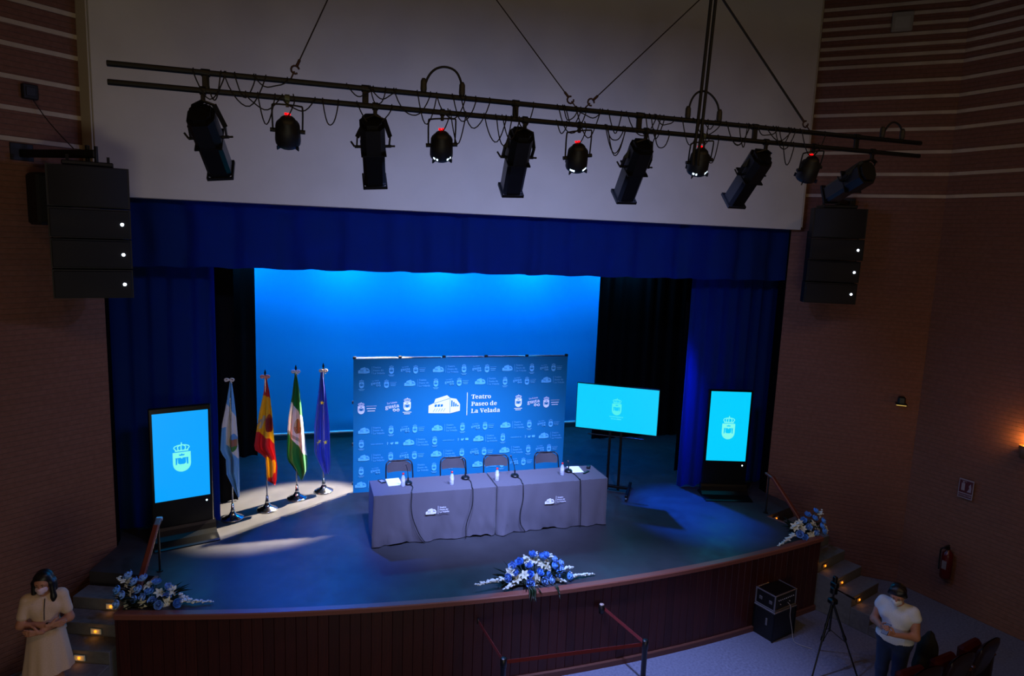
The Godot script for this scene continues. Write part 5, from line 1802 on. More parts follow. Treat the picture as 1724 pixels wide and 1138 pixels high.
func build_flowers() -> void:
	# one of each kind of bloom, shared by all three arrangements
	var s := Shape.new(true)
	for k in 6:
		petal(s, TAU * k / 6.0, -0.15, 0.066, 0.040, 0.75, 0.8)
	for k in 5:
		petal(s, TAU * k / 5.0 + 0.5, 0.45, 0.056, 0.034, 0.75, 0.8)
	for k in 4:
		petal(s, TAU * k / 4.0 + 0.2, 0.95, 0.048, 0.026, 0.5, 0.8)
	s.ball(Vector3(0, 0.022, 0), Vector3(0.017, 0.025, 0.017), 8)
	var rose := s.done()
	s = Shape.new(true)
	for k in 6:
		petal(s, TAU * k / 6.0, 0.55, 0.072, 0.020, -0.55, 0.9)
	s.tube([Vector3.ZERO, Vector3(0.0, 0.045, 0.0)], 0.004, 5)
	var lily := s.done()
	var rose_blue := mat("rose blue", Color(0.36, 0.62, 0.92), 0.6)
	var rose_pale := mat("rose pale blue", Color(0.50, 0.70, 0.94), 0.6)
	for m in [rose_blue, rose_pale]:
		m.backlight_enabled = true
		m.backlight = Color(0.08, 0.12, 0.2)
	var lily_white := mat("lily white", Color(0.86, 0.87, 0.78), 0.6)
	var leaf := mat("leaf green", Color(0.10, 0.20, 0.09), 0.55)
	var sets := [
		["low arrangement of blue roses and white lilies at the middle of the stage front", MID_ROSE, MID_LILY, MID_SPIKE, Vector3(0.05, STAGE + 0.01, 2.20), Vector3(0.40, 0.10, 0.13)],
		["arrangement of blue roses and white lilies on the left corner of the stage front", LEFT_ROSE, LEFT_LILY, LEFT_SPIKE, Vector3(-4.52, STAGE + 0.01, 1.72), Vector3(0.28, 0.10, 0.12)],
		["arrangement of blue roses and white lilies on the right corner of the stage front", RIGHT_ROSE, RIGHT_LILY, RIGHT_SPIKE, Vector3(4.80, STAGE + 0.01, 1.62), Vector3(0.20, 0.10, 0.12)]]
	for n in 3:
		var a: Array = sets[n]
		var at: Vector3 = a[4]
		var rng := RandomNumberGenerator.new()
		rng.seed = 100 + n
		var t := thing("flower_arrangement", a[0], "flowers", at, 0.0, "flower arrangements on the stage front")
		var ex: Vector3 = a[5]
		s = Shape.new(true)
		s.lathe([Vector2(0.0, 0.0), Vector2(0.85, 0.0), Vector2(1.0, 0.3), Vector2(0.95, 0.6), Vector2(0.5, 1.0), Vector2(0.0, 1.05)], 20, Transform3D(Basis.from_scale(Vector3(ex.x, 0.05, ex.z)), Vector3(0, 0, -0.05)))
		part(t, "moss_base", s, mat("moss dark", Color(0.05, 0.09, 0.05), 0.95))
		var heart := at + Vector3(0, 0.02, -0.05)
		var stems := Shape.new(true)
		for p in a[1]:
			var q := Vector3(p[0], maxf(p[1], STAGE + 0.05), p[2])
			var d := ((q - heart).normalized() + Vector3(-0.1, 0.35, 0.55)).normalized()
			var b := Basis(Quaternion(Vector3.UP, d)) * Basis(Vector3.UP, rng.randf() * TAU)
			var k := rng.randf_range(0.95, 1.2)
			part(t, "rose", rose, rose_blue if rng.randf() > 0.45 else rose_pale, Transform3D(b.scaled(Vector3.ONE * k), q - at - d * 0.02))
			stems.tube([heart - at, q - at - d * 0.015], 0.004, 4)
		for p in a[2]:
			var q := Vector3(p[0], maxf(p[1], STAGE + 0.05), p[2])
			var d := ((q - heart).normalized() + Vector3(-0.15, 0.25, 0.75)).normalized()
			var b := Basis(Quaternion(Vector3.UP, d)) * Basis(Vector3.UP, rng.randf() * TAU)
			part(t, "lily", lily, lily_white, Transform3D(b.scaled(Vector3.ONE * rng.randf_range(0.85, 1.15)), q - at - d * 0.03))
			stems.tube([heart - at, q - at - d * 0.02], 0.004, 4)
		part(t, "stems", stems, leaf)
		for p in a[3]:
			var u := Vector3(p[0], maxf(p[1], STAGE + 0.05), p[2]) - at
			var v := Vector3(p[3], maxf(p[4], STAGE + 0.03), p[5]) - at
			s = Shape.new(true)
			s.tube([u * 0.6, v], 0.004, 5)
			var fl := Shape.new(true)
			var count := int(u.distance_to(v) / 0.012) + 4
			for k in count:
				var f := float(k) / (count - 1)
				var c := u.lerp(v, f) + Vector3(rng.randf_range(-1, 1), rng.randf_range(-0.6, 1), rng.randf_range(-1, 1)) * 0.026 * (1.0 - 0.6 * f)
				var r := 0.016 * (1.0 - 0.5 * f) * rng.randf_range(0.8, 1.2)
				for e in 3:
					fl.ball(c + Vector3(cos(e * 2.1 + k), 0.3 * sin(k * 1.7), sin(e * 2.1 + k)) * r * 0.8, Vector3(r, r * 0.7, r), 6)
			var sp := part(t, "flower_spike", s, leaf)
			part(sp, "blossom", fl, mat("blossom white", Color(0.84, 0.88, 0.86), 0.6))
		# leaves all round
		s = Shape.new(true)
		for k in 70:
			var f := rng.randf() * TAU
			var l := rng.randf_range(0.10, 0.24) * (1.2 if n == 0 else 1.0)
			var o := Vector3(cos(f) * ex.x * 0.8, rng.randf_range(0.02, 0.10), sin(f) * ex.z * 0.6 - 0.05)
			var d := Vector3(cos(f) * 1.0, rng.randf_range(-0.1, 0.7), sin(f) * 0.8).normalized()
			if o.y + d.y * l < 0.02:
				d.y = 0.05
			var side := d.cross(Vector3.UP).normalized() * rng.randf_range(0.008, 0.018)
			var e := o + d * l
			if o.y + at.y + d.y * l < STAGE:
				continue
			var m := o + d * l * 0.5 + Vector3.UP * 0.015
			s.quad(o, m + side, e, m - side)
			s.quad(o, m - side, e, m + side)
		if n == 0:
			# fern fronds that hang over the edge
			for k in 16:
				var x := rng.randf_range(-0.10, 0.02) + (0.34 if k > 11 else 0.0)
				var o := Vector3(x, 0.04, 0.14)
				var m := Vector3(x + rng.randf_range(-0.03, 0.03), 0.035, 0.275)
				var e := m + Vector3(rng.randf_range(-0.04, 0.04), -rng.randf_range(0.06, 0.16), 0.03)
				s.quad(o, m + Vector3(0.009, 0, 0), e, m - Vector3(0.009, 0, 0))
		var fo := part(t, "foliage", s, leaf)
		fo.set_meta("kind", "stuff")


func build_hall_things() -> void:
	var black := mat("stanchion black", Color(0.03, 0.03, 0.032), 0.4)
	var belt := mat("belt red", Color(0.42, 0.08, 0.07), 0.8)
	var posts := [Vector3(-0.61, 0, 3.26), Vector3(1.15, 0, 3.31)]
	var clips := [Vector3(-0.71, 0.93, arc_z(-0.71) + 0.0), Vector3(0.955, 0.90, arc_z(0.955) + 0.0)]
	for i in 2:
		var t := thing("barrier_post", "black belt barrier post in front of the stage, %s one" % ["left", "right"][i], "barrier post", posts[i], 0.0, "belt barrier posts")
		var s := Shape.new(true)
		s.lathe([Vector2(0.0, 0.0), Vector2(0.16, 0.0), Vector2(0.16, 0.015), Vector2(0.05, 0.04), Vector2(0.032, 0.06), Vector2(0.032, 0.84), Vector2(0.038, 0.845), Vector2(0.038, 0.945), Vector2(0.03, 0.955), Vector2(0.0, 0.955)], 20)
		part(t, "post", s, black)
		t = thing("belt_clip", "belt barrier reel fixed on the stage boards, %s one" % ["left", "right"][i], "belt clip", clips[i], 0.0, "belt reels on the stage front")
		s = Shape.new(true)
		if i == 1:
			s.lathe([Vector2(0.0, -0.06), Vector2(0.034, -0.06), Vector2(0.036, 0.05), Vector2(0.0, 0.055)], 16, Transform3D(Basis(), Vector3(0, 0, 0.045)))
			s.bevel(Vector3(0, 0, 0.01), Vector3(0.05, 0.08, 0.03), 0.005)
		else:
			s.bevel(Vector3(0, 0, 0.012), Vector3(0.025, 0.07, 0.03), 0.005)
		part(t, "reel", s, black)
		if i == 1:
			s = Shape.new(true)
			s.lathe([Vector2(0.0, 0.056), Vector2(0.032, 0.056), Vector2(0.03, 0.064), Vector2(0.0, 0.066)], 16, Transform3D(Basis(), Vector3(0, 0, 0.045)))
			part(t, "cap", s, mat("reel cap", Color(0.62, 0.55, 0.50), 0.5))
	for a in [[clips[0] + Vector3(0, 0, 0.03), posts[0] + Vector3(0, 0.90, -0.043), "dull red belt from the left barrier post to the stage"], [clips[1] + Vector3(0.03, 0, 0.05), posts[1] + Vector3(0, 0.90, -0.043), "dull red belt from the right barrier post to the stage"], [posts[0] + Vector3(0.042, 0.90, 0), posts[1] + Vector3(-0.042, 0.90, 0), "dull red belt stretched between the two barrier posts"]]:
		var s := Shape.new()
		var u: Vector3 = a[0]
		var v: Vector3 = a[1]
		var d := v - u
		s.box((u + v) * 0.5, Vector3(0.003, 0.048, d.length()), Basis.looking_at(d.normalized(), Vector3.UP))
		single("barrier_belt", a[2], "belt", s, belt, Transform3D(), "barrier belts")
	build_cases()
	build_tripod()
	build_seats()
	# handrails of the two stairs
	var wood := mat("rail wood", Color(0.40, 0.18, 0.12), 0.4)
	for g: float in [-1.0, 1.0]:
		var t := thing("stair_handrail", "reddish wooden handrail on a black post at the %s stairs of the stage" % ("left" if g < 0 else "right"), "handrail", Vector3(-4.60, STAGE, 0.86) if g < 0 else Vector3(4.70, STAGE, 0.80))
		var s := Shape.new()
		var top := Vector3(0.0, 0.66, 0.10)
		var low := Vector3(g * 0.13, 0.02, 0.62) if g < 0 else Vector3(0.20, 0.10, 0.62)
		var back := Vector3(0.0 if g < 0 else 0.0, 0.68, -0.06)
		for e in [[top, low], [back, top]]:
			var d: Vector3 = e[1] - e[0]
			s.bevel((e[0] + e[1]) * 0.5, Vector3(0.075, 0.045, d.length() + 0.03), 0.012, Basis.looking_at(d.normalized(), Vector3.UP))
		part(t, "rail", s, wood)
		s = Shape.new(true)
		s.tube([Vector3(0.0, 0.0, 0.0), Vector3(0.0, 0.655, 0.0)], 0.014, 8)
		s.tube([Vector3(0.0, 0.002, 0.0), Vector3(0.0, 0.012, 0.0)], 0.04, 12)
		part(t, "post", s, black)
		if g < 0:
			s = Shape.new()
			s.bevel(back + Vector3(0, 0.0, -0.01), Vector3(0.08, 0.05, 0.06), 0.01)
			part(t, "end_cap", s, mat("rail cap", Color(0.62, 0.66, 0.74), 0.35, 0.4))


func build_cases() -> void:
	var black := triplanar(mat("case laminate", Color(1, 1, 1), 0.45), noise_cached("laminate", 71, 0.3, Color(0.035, 0.035, 0.04), Color(0.02, 0.02, 0.023)), Vector3(2, 2, 2))
	var alu := mat("case aluminium", Color(0.55, 0.55, 0.56), 0.35, 0.8)
	var yaw := deg_to_rad(15.8)
	var base := Vector3(3.93, 0.0, 2.21)
	# lower case
	var t := thing("flight_case", "tall black flight case standing on the floor by the stage front", "flight case", base + Vector3(-0.03, 0, 0.0), yaw, "flight cases by the stage")
	var s := Shape.new()
	s.bevel(Vector3(0, 0.22, 0), Vector3(0.50, 0.44, 0.34), 0.008)
	part(t, "body", s, black)
	s = Shape.new()
	for x in [-0.25, 0.25]:
		for z in [-0.17, 0.17]:
			s.box(Vector3(x, 0.22, z), Vector3(0.018, 0.44, 0.018))
	part(t, "edge", s, mat("case dark edge", Color(0.06, 0.06, 0.065), 0.4, 0.5))
	s = Shape.new()
	s.bevel(Vector3(0, 0.452, 0), Vector3(0.52, 0.024, 0.36), 0.006)
	part(t, "rim", s, alu)
	s = Shape.new()
	s.bevel(Vector3(-0.255, 0.27, 0.05), Vector3(0.012, 0.11, 0.03), 0.004)
	part(t, "handle", s, alu)
	# upper case with its amplifier
	t = thing("amplifier_case", "small black flight case with a mixer panel on top of the taller one", "flight case", base + Vector3(-0.03, 0.464, 0.0), yaw, "flight cases by the stage")
	s = Shape.new()
	s.bevel(Vector3(0, 0.125, -0.01), Vector3(0.48, 0.23, 0.32), 0.008)
	part(t, "body", s, black)
	s = Shape.new()
	for x in [-0.24, 0.24]:
		for z in [-0.17, 0.152]:
			s.bevel(Vector3(x, 0.125, z), Vector3(0.022, 0.24, 0.022), 0.004)
	for y in [0.012, 0.238]:
		for z in [-0.17, 0.152]:
			s.bevel(Vector3(0, y, z), Vector3(0.48, 0.02, 0.02), 0.004)
		for x in [-0.24, 0.24]:
			s.bevel(Vector3(x, y, -0.01), Vector3(0.02, 0.02, 0.32), 0.004)
	part(t, "edge", s, alu)
	s = Shape.new()
	s.bevel(Vector3(0, 0.125, 0.155), Vector3(0.42, 0.18, 0.012), 0.003)
	part(t, "panel", s, mat("amp panel", Color(0.07, 0.07, 0.075), 0.5))
	for k in 11:
		s = Shape.new(true)
		var y := 0.165 if k < 9 else 0.10
		var x := -0.17 + 0.042 * (k if k < 9 else (k - 9) * 5 + 1)
		s.lathe([Vector2(0.009, 0.0), Vector2(0.008, 0.014), Vector2(0.0, 0.015)], 8, Transform3D(Basis(Vector3.RIGHT, PI / 2), Vector3(x, y, 0.16)))
		part(t, "knob", s, mat("amp knob", Color(0.5, 0.5, 0.52), 0.4))
	for x in [-0.17, 0.17]:
		s = Shape.new()
		s.bevel(Vector3(-0.247, 0.12, x * 0.5), Vector3(0.012, 0.05, 0.05), 0.004)
		part(t, "latch", s, alu)
	# a pale cable from the panel down to the floor
	s = Shape.new(true)
	var b := Basis(Vector3.UP, yaw)
	var pts := []
	for p in [Vector3(0.0, 0.56, 0.165), Vector3(0.03, 0.5, 0.20), Vector3(0.04, 0.35, 0.20), Vector3(0.10, 0.12, 0.215), Vector3(0.09, 0.012, 0.25), Vector3(0.02, 0.01, 0.36), Vector3(0.10, 0.01, 0.55)]:
		pts.append(base + b * p)
	s.tube(smooth_path(pts, 5), 0.005, 6)
	single("power_cable", "thin pale cable hanging from the mixer panel to the floor", "cable", s, mat("pale cable", Color(0.55, 0.53, 0.52), 0.6))


func build_tripod() -> void:
	var black := mat("tripod black", Color(0.035, 0.035, 0.038), 0.4, 0.3)
	var t := thing("camera_tripod", "black camera tripod with a small head standing on the hall floor", "tripod", Vector3(4.05, 0, 3.12))
	var hub := Vector3(0.0, 0.98, 0.0)
	var feet := [Vector3(-0.36, 0.01, 0.16), Vector3(0.28, 0.01, 0.28), Vector3(0.22, 0.01, -0.36)]
	for f in feet:
		var s := Shape.new(true)
		var d: Vector3 = f - hub
		s.tube([hub + d.normalized() * 0.03, hub + d * 0.5], 0.016, 8)
		s.tube([hub + d * 0.46, hub + d], 0.011, 8)
		var leg := part(t, "leg", s, black)
		s = Shape.new(true)
		s.tube([hub + d * 0.45, hub + d * 0.51], 0.022, 8)
		part(leg, "leg_lock", s, black)
		s = Shape.new(true)
		s.tube([hub + d * 0.55, Vector3(0, 0.58, 0)], 0.006, 6)
		part(t, "brace", s, black)
	var s := Shape.new(true)
	s.tube([Vector3(0, 0.55, 0), Vector3(0, 1.12, 0)], 0.014, 10)
	part(t, "column", s, black)
	s = Shape.new()
	s.bevel(Vector3(0, 0.99, 0), Vector3(0.11, 0.08, 0.11), 0.02)
	part(t, "crown", s, black)
	s = Shape.new()
	s.bevel(Vector3(0, 1.14, 0), Vector3(0.08, 0.10, 0.08), 0.015)
	s.bevel(Vector3(0, 1.225, 0), Vector3(0.065, 0.07, 0.11), 0.012)
	part(t, "head", s, black)
	s = Shape.new()
	s.bevel(Vector3(0, 1.30, 0), Vector3(0.05, 0.09, 0.06), 0.01)
	part(t, "phone_clamp", s, black)
	s = Shape.new(true)
	s.tube([Vector3(0.03, 1.16, 0.02), Vector3(0.26, 1.04, 0.10)], 0.009, 8)
	s.tube([Vector3(0.15, 1.097, 0.063), Vector3(0.26, 1.04, 0.10)], 0.014, 8)
	part(t, "pan_handle", s, black)


func build_seats() -> void:
	var red := cloth("seat red", Color(0.24, 0.06, 0.05), 0.3)
	red.roughness = 0.55
	var shell := mat("seat shell", Color(0.13, 0.05, 0.04), 0.3, 0.0, 0.6)
	var t := thing("theatre_seat", "", "seat", Vector3.ZERO, 0.0, "dark red theatre seats at the lower right")
	var s := Shape.new(true)
	var rows := []
	for face in 2:
		var lst := []
		for j in 9:
			var g := j / 8.0
			var row := []
			for i in 13:
				var f := i / 6.0 - 1.0
				var top := 0.93 - 0.06 * pow(absf(f), 3.0)
				var y := lerpf(top, 0.42, g)
				var dome := sqrt(maxf(0.0, 1.0 - pow(absf(f), 6.0))) * minf(1.0, sqrt(g * 6.0 + 0.02))
				row.append(Vector3(f * 0.245, y, 0.10 - 0.12 * g + (0.045 * dome if face == 0 else -0.05 * dome)))
			if face == 1:
				row.reverse()
			lst.append(row)
		s.sheet(lst)
	part(t, "backrest", s, shell)
	s = Shape.new()
	s.bevel(Vector3(0, 0.56, -0.13), Vector3(0.44, 0.42, 0.12), 0.04)
	part(t, "seat", s, red)
	for x in [-0.27, 0.27]:
		s = Shape.new()
		s.bevel(Vector3(x, 0.30, -0.06), Vector3(0.05, 0.60, 0.22), 0.012)
		var side := part(t, "side_frame", s, shell)
		s = Shape.new()
		s.bevel(Vector3(x, 0.615, -0.06), Vector3(0.06, 0.035, 0.25), 0.012)
		part(side, "armrest", s, mat("armrest wood", Color(0.28, 0.15, 0.09), 0.35))
	var spots := [[Vector3(4.18, 0, 4.42), 0.10, "dark red theatre seat at the bottom edge left of the black bag"], [Vector3(4.82, 0, 4.31), 0.18, "dark red theatre seat right of the black bag"], [Vector3(5.44, 0, 4.16), 0.26, "rightmost dark red theatre seat at the bottom right"]]
	for i in 3:
		var a: Array = spots[i]
		if i == 0:
			t.position = a[0]
			t.rotation.y = a[1]
			t.set_meta("label", a[2])
		else:
			copy(t, a[2], a[0], a[1])
	# a black bag slung between the seats
	t = thing("black_bag", "black bag propped on the seats in front of the standing person", "bag", Vector3(4.70, 0.0, 4.02), 0.3)
	t.scale = Vector3(0.85, 1.0, 0.85)
	s = Shape.new(true)
	s.flesh([[Vector3(0, 0.52, 0), Vector3(0.0, 0.80, 0.02), 0.16, 0.13], [Vector3(0.0, 0.78, 0.02), Vector3(0.03, 0.95, 0.02), 0.12, 0.06], [Vector3(-0.10, 0.50, 0.02), Vector3(-0.16, 0.62, 0.02), 0.09, 0.06], [Vector3(0.10, 0.45, 0), Vector3(0.13, 0.70, 0.0), 0.10, 0.07]], 0.02, 0.06)
	part(t, "body", s, mat("bag cloth", Color(0.02, 0.02, 0.023), 0.85))
	s = Shape.new(true)
	s.tube(smooth_path([Vector3(-0.05, 0.93, 0.05), Vector3(0.0, 1.02, 0.03), Vector3(0.06, 0.93, 0.04)], 5), 0.012, 6)
	part(t, "strap", s, mat("bag cloth"))


func build_wall_things() -> void:
	# fire extinguisher and its sign on the right side wall
	var n := Basis(Vector3(0.237, 0, 0.9715), Vector3.UP, Vector3(-0.9715, 0, 0.237))   # x along the wall away from the stage, z into the hall
	var t := thing("fire_extinguisher", "red fire extinguisher hanging low on the right brick wall", "fire extinguisher", Vector3(7.13, 0.50, 2.21))
	t.basis = n
	var red := mat("extinguisher red", Color(0.33, 0.045, 0.045), 0.3)
	var s := Shape.new(true)
	s.lathe([Vector2(0.0, 0.0), Vector2(0.07, 0.0), Vector2(0.08, 0.02), Vector2(0.08, 0.38), Vector2(0.07, 0.43), Vector2(0.035, 0.465), Vector2(0.03, 0.49), Vector2(0.0, 0.49)], 20)
	part(t, "cylinder", s, red)
	s = Shape.new()
	s.box(Vector3(0, 0.24, 0.0795), Vector3(0.07, 0.14, 0.004))
	part(t, "sticker", s, mat("sticker grey", Color(0.45, 0.40, 0.38), 0.6))
	s = Shape.new()
	s.bevel(Vector3(0, 0.515, 0.02), Vector3(0.05, 0.05, 0.05), 0.008)
	s.bevel(Vector3(0, 0.555, 0.06), Vector3(0.03, 0.015, 0.14), 0.004)
	s.bevel(Vector3(0, 0.525, 0.06), Vector3(0.03, 0.012, 0.12), 0.004)
	part(t, "valve", s, mat("valve metal", Color(0.12, 0.12, 0.12), 0.35, 0.6))
	s = Shape.new(true)
	s.tube(smooth_path([Vector3(-0.02, 0.51, 0.02), Vector3(-0.09, 0.47, 0.04), Vector3(-0.10, 0.30, 0.03), Vector3(-0.095, 0.12, 0.03)], 5), 0.011, 6)
	part(t, "hose", s, mat("cable black"))
	s = Shape.new()
	s.box(Vector3(0, 0.36, -0.082), Vector3(0.06, 0.1, 0.03))
	part(t, "wall_hook", s, mat("valve metal"))
	t = thing("extinguisher_sign", "small red and white sign with an extinguisher picture on the right brick wall", "sign", Vector3(7.21, 2.03, 2.29))
	t.basis = n
	s = Shape.new()
	s.bevel(Vector3(0, 0, 0), Vector3(0.215, 0.31, 0.006), 0.002)
	part(t, "plate", s, mat("sign white", Color(0.56, 0.53, 0.55), 0.5))
	s = Shape.new()
	s.box(Vector3(0, 0.035, 0.004), Vector3(0.19, 0.20, 0.002))
	s.box(Vector3(0, -0.11, 0.004), Vector3(0.19, 0.055, 0.002))
	part(t, "red_field", s, mat("sign red", Color(0.30, 0.07, 0.08), 0.5))
	s = Shape.new()
	s.bevel(Vector3(-0.04, 0.03, 0.006), Vector3(0.05, 0.12, 0.002), 0.0008)
	s.box(Vector3(-0.04, 0.105, 0.006), Vector3(0.02, 0.02, 0.002))
	s.box(Vector3(-0.025, 0.118, 0.006), Vector3(0.06, 0.008, 0.002))
	s.prism(PackedVector2Array([Vector2(0.02, -0.04), Vector2(0.05, 0.02), Vector2(0.04, 0.06), Vector2(0.065, 0.10), Vector2(0.08, 0.03), Vector2(0.08, -0.04)]), 0.002, Transform3D(Basis(), Vector3(0, 0, 0.005)))
	part(t, "picture", s, mat("sign white"))
	var tx := part(t, "lettering", letters("EXTINTOR", 0.027, false, true), mat("sign white"), Transform3D(Basis(), Vector3(0, -0.11, 0.006)))
	var b := tx.mesh.get_aabb()
	tx.position.x = -b.position.x - b.size.x * 0.5
	# wall lamps: a small downlight near the bend, and the sconce at the edge of the picture
	var m := Basis(Vector3(0.777, 0, 0.629), Vector3.UP, Vector3(-0.629, 0, 0.777))
	t = thing("wall_downlight", "small dark wall lamp with a bright lower edge on the right brick wall", "wall lamp", Vector3(6.84, 3.16, 1.24))
	t.basis = m
	s = Shape.new()
	s.bevel(Vector3(0, 0.075, 0.05), Vector3(0.11, 0.13, 0.10), 0.02)
	s.bevel(Vector3(0, 0.012, 0.06), Vector3(0.17, 0.02, 0.13), 0.006)
	part(t, "housing", s, mat("wall lamp black", Color(0.03, 0.028, 0.025), 0.45))
	s = Shape.new()
	s.bevel(Vector3(-0.005, 0.0, 0.105), Vector3(0.15, 0.012, 0.05), 0.004)
	part(t, "lamp_strip", s, glow("downlight strip", Color(1.0, 0.82, 0.42), 0.55))
	t = thing("wall_sconce", "warm glowing sconce on the right brick wall at the edge of the picture", "wall lamp", Vector3(7.43, 2.86, 2.99))
	t.basis = n
	s = Shape.new(true)
	s.lathe([Vector2(0.05, 0.0), Vector2(0.07, 0.02), Vector2(0.09, 0.20), Vector2(0.085, 0.20), Vector2(0.045, 0.01)], 16, Transform3D(Basis(), Vector3(0, -0.1, 0.10)))
	part(t, "shade", s, mat("sconce shade", Color(0.35, 0.25, 0.15), 0.5))
	s = Shape.new(true)
	s.ball(Vector3(0, 0.06, 0.10), Vector3(0.045, 0.06, 0.045), 12)
	part(t, "bulb", s, glow("sconce bulb", Color(1.0, 0.62, 0.22), 2.5))
	omni(t, t.global_transform * Vector3(0, 0.16, 0.12), Color(1.0, 0.66, 0.28), SCONCE, 0.06)
	s = Shape.new()
	s.box(Vector3(0, 0, 0.02), Vector3(0.08, 0.12, 0.05))
	part(t, "wall_plate", s, mat("wall lamp black"))
	# grey detector box high on the right wall
	t = thing("wall_box", "small grey box high on the right striped brick wall", "wall box", Vector3(6.33, 9.31, 0.855))
	t.basis = m
	s = Shape.new()
	s.bevel(Vector3(0, 0, 0.03), Vector3(0.30, 0.29, 0.08), 0.012)
	part(t, "box", s, mat("box grey", Color(0.55, 0.53, 0.49), 0.6))
	s = Shape.new()
	s.bevel(Vector3(0, -0.02, 0.072), Vector3(0.22, 0.18, 0.006), 0.002)
	part(t, "cover", s, mat("box cover", Color(0.60, 0.58, 0.54), 0.6))
	# black socket box on the left wall with a thin wire to the loudspeaker arm
	var l := Basis(Vector3(0.777, 0, -0.629), Vector3.UP, Vector3(0.629, 0, 0.777))
	t = thing("socket_box", "small black socket box on the left striped brick wall", "wall box", Vector3(-5.87, 7.16, 0.455))
	t.basis = l
	s = Shape.new()
	s.bevel(Vector3(0, 0, 0.03), Vector3(0.16, 0.17, 0.07), 0.01)
	part(t, "box", s, mat("socket black", Color(0.03, 0.03, 0.033), 0.6))
	s = Shape.new()
	s.bevel(Vector3(0, 0.0, 0.068), Vector3(0.10, 0.10, 0.012), 0.004)
	part(t, "socket", s, mat("socket face", Color(0.06, 0.06, 0.065), 0.5))
	s = Shape.new(true)
	s.tube(smooth_path([Vector3(-5.83, 7.08, 0.46), Vector3(-5.70, 6.88, 0.50), Vector3(-5.50, 6.68, 0.72), Vector3(-5.30, 6.50, 0.92)], 5), 0.006, 6)
	single("speaker_cable", "thin dark cable slanting from the socket box to the left loudspeaker arm", "cable", s, mat("dark red cable", Color(0.14, 0.07, 0.06), 0.7))


func hand_bones(wrist: Vector3, dir: Vector3, palm: Vector3, thumb_side: float, curl: float) -> Array:
	dir = dir.normalized()
	palm = (palm - dir * palm.dot(dir)).normalized()
	var side := dir.cross(palm).normalized()
	var b := [[wrist - dir * 0.03, wrist + dir * 0.01, 0.024, 0.022]]
	for k in 3:
		var o: Vector3 = side * (-0.022 + 0.022 * k)
		b.append([wrist + dir * 0.015 + o * 0.6, wrist + dir * 0.082 + o, 0.016, 0.0145])
	var lengths := [0.070, 0.078, 0.073, 0.058]
	for k in 4:
		var o: Vector3 = side * (0.031 - 0.0205 * k) * thumb_side
		var p0: Vector3 = wrist + dir * (0.085 - 0.004 * absf(k - 1.0)) + o
		var l: float = lengths[k]
		var p1 := p0 + (dir * cos(curl) + palm * sin(curl)) * l * 0.48
		var p2 := p1 + (dir * cos(curl * 2.1) + palm * sin(curl * 2.1)) * l * 0.36
		var p3 := p2 + (dir * cos(curl * 2.8) + palm * sin(curl * 2.8)) * l * 0.22
		b.append([p0, p1, 0.0092, 0.0085])
		b.append([p1, p2, 0.0085, 0.0078])
		b.append([p2, p3, 0.0078, 0.0068])
	var t0 := wrist + dir * 0.022 + side * 0.028 * thumb_side
	var t1 := t0 + (dir * 0.65 + side * 0.62 * thumb_side + palm * 0.35).normalized() * 0.040
	var t2 := t1 + (dir * 0.85 + side * 0.25 * thumb_side + palm * 0.45).normalized() * 0.034
	b.append([t0, t1, 0.013, 0.0105])
	b.append([t1, t2, 0.0105, 0.0085])
	return b


func moved(bones: Array, xf: Transform3D) -> Array:
	var out := []
	for b in bones:
		var c: Array = b.duplicate()
		c[0] = xf * c[0]
		c[1] = xf * c[1]
		out.append(c)
	return out


func head_bones() -> Array:
	var b := [
		[Vector3(0, 0.035, -0.022), Vector3(0, 0.03, 0.006), 0.083, 0.080],
		[Vector3(0, 0.0, 0.02), Vector3(0, -0.045, 0.04), 0.068, 0.052],
		[Vector3(-0.03, -0.06, 0.03), Vector3(0.0, -0.082, 0.062), 0.034, 0.026],
		[Vector3(0.03, -0.06, 0.03), Vector3(0.0, -0.082, 0.062), 0.034, 0.026],
		[Vector3(0, 0.008, 0.086), Vector3(0, -0.026, 0.104), 0.009, 0.013],
		[Vector3(-0.04, 0.026, 0.070), Vector3(0.04, 0.026, 0.070), 0.014, 0.014],
		[Vector3(-0.018, -0.052, 0.084), Vector3(0.018, -0.052, 0.084), 0.008, 0.008]]
	for f: float in [-1.0, 1.0]:
		b.append([Vector3(f * 0.080, 0.008, -0.004), Vector3(f * 0.078, -0.026, 0.004), 0.014, 0.009])
	return b


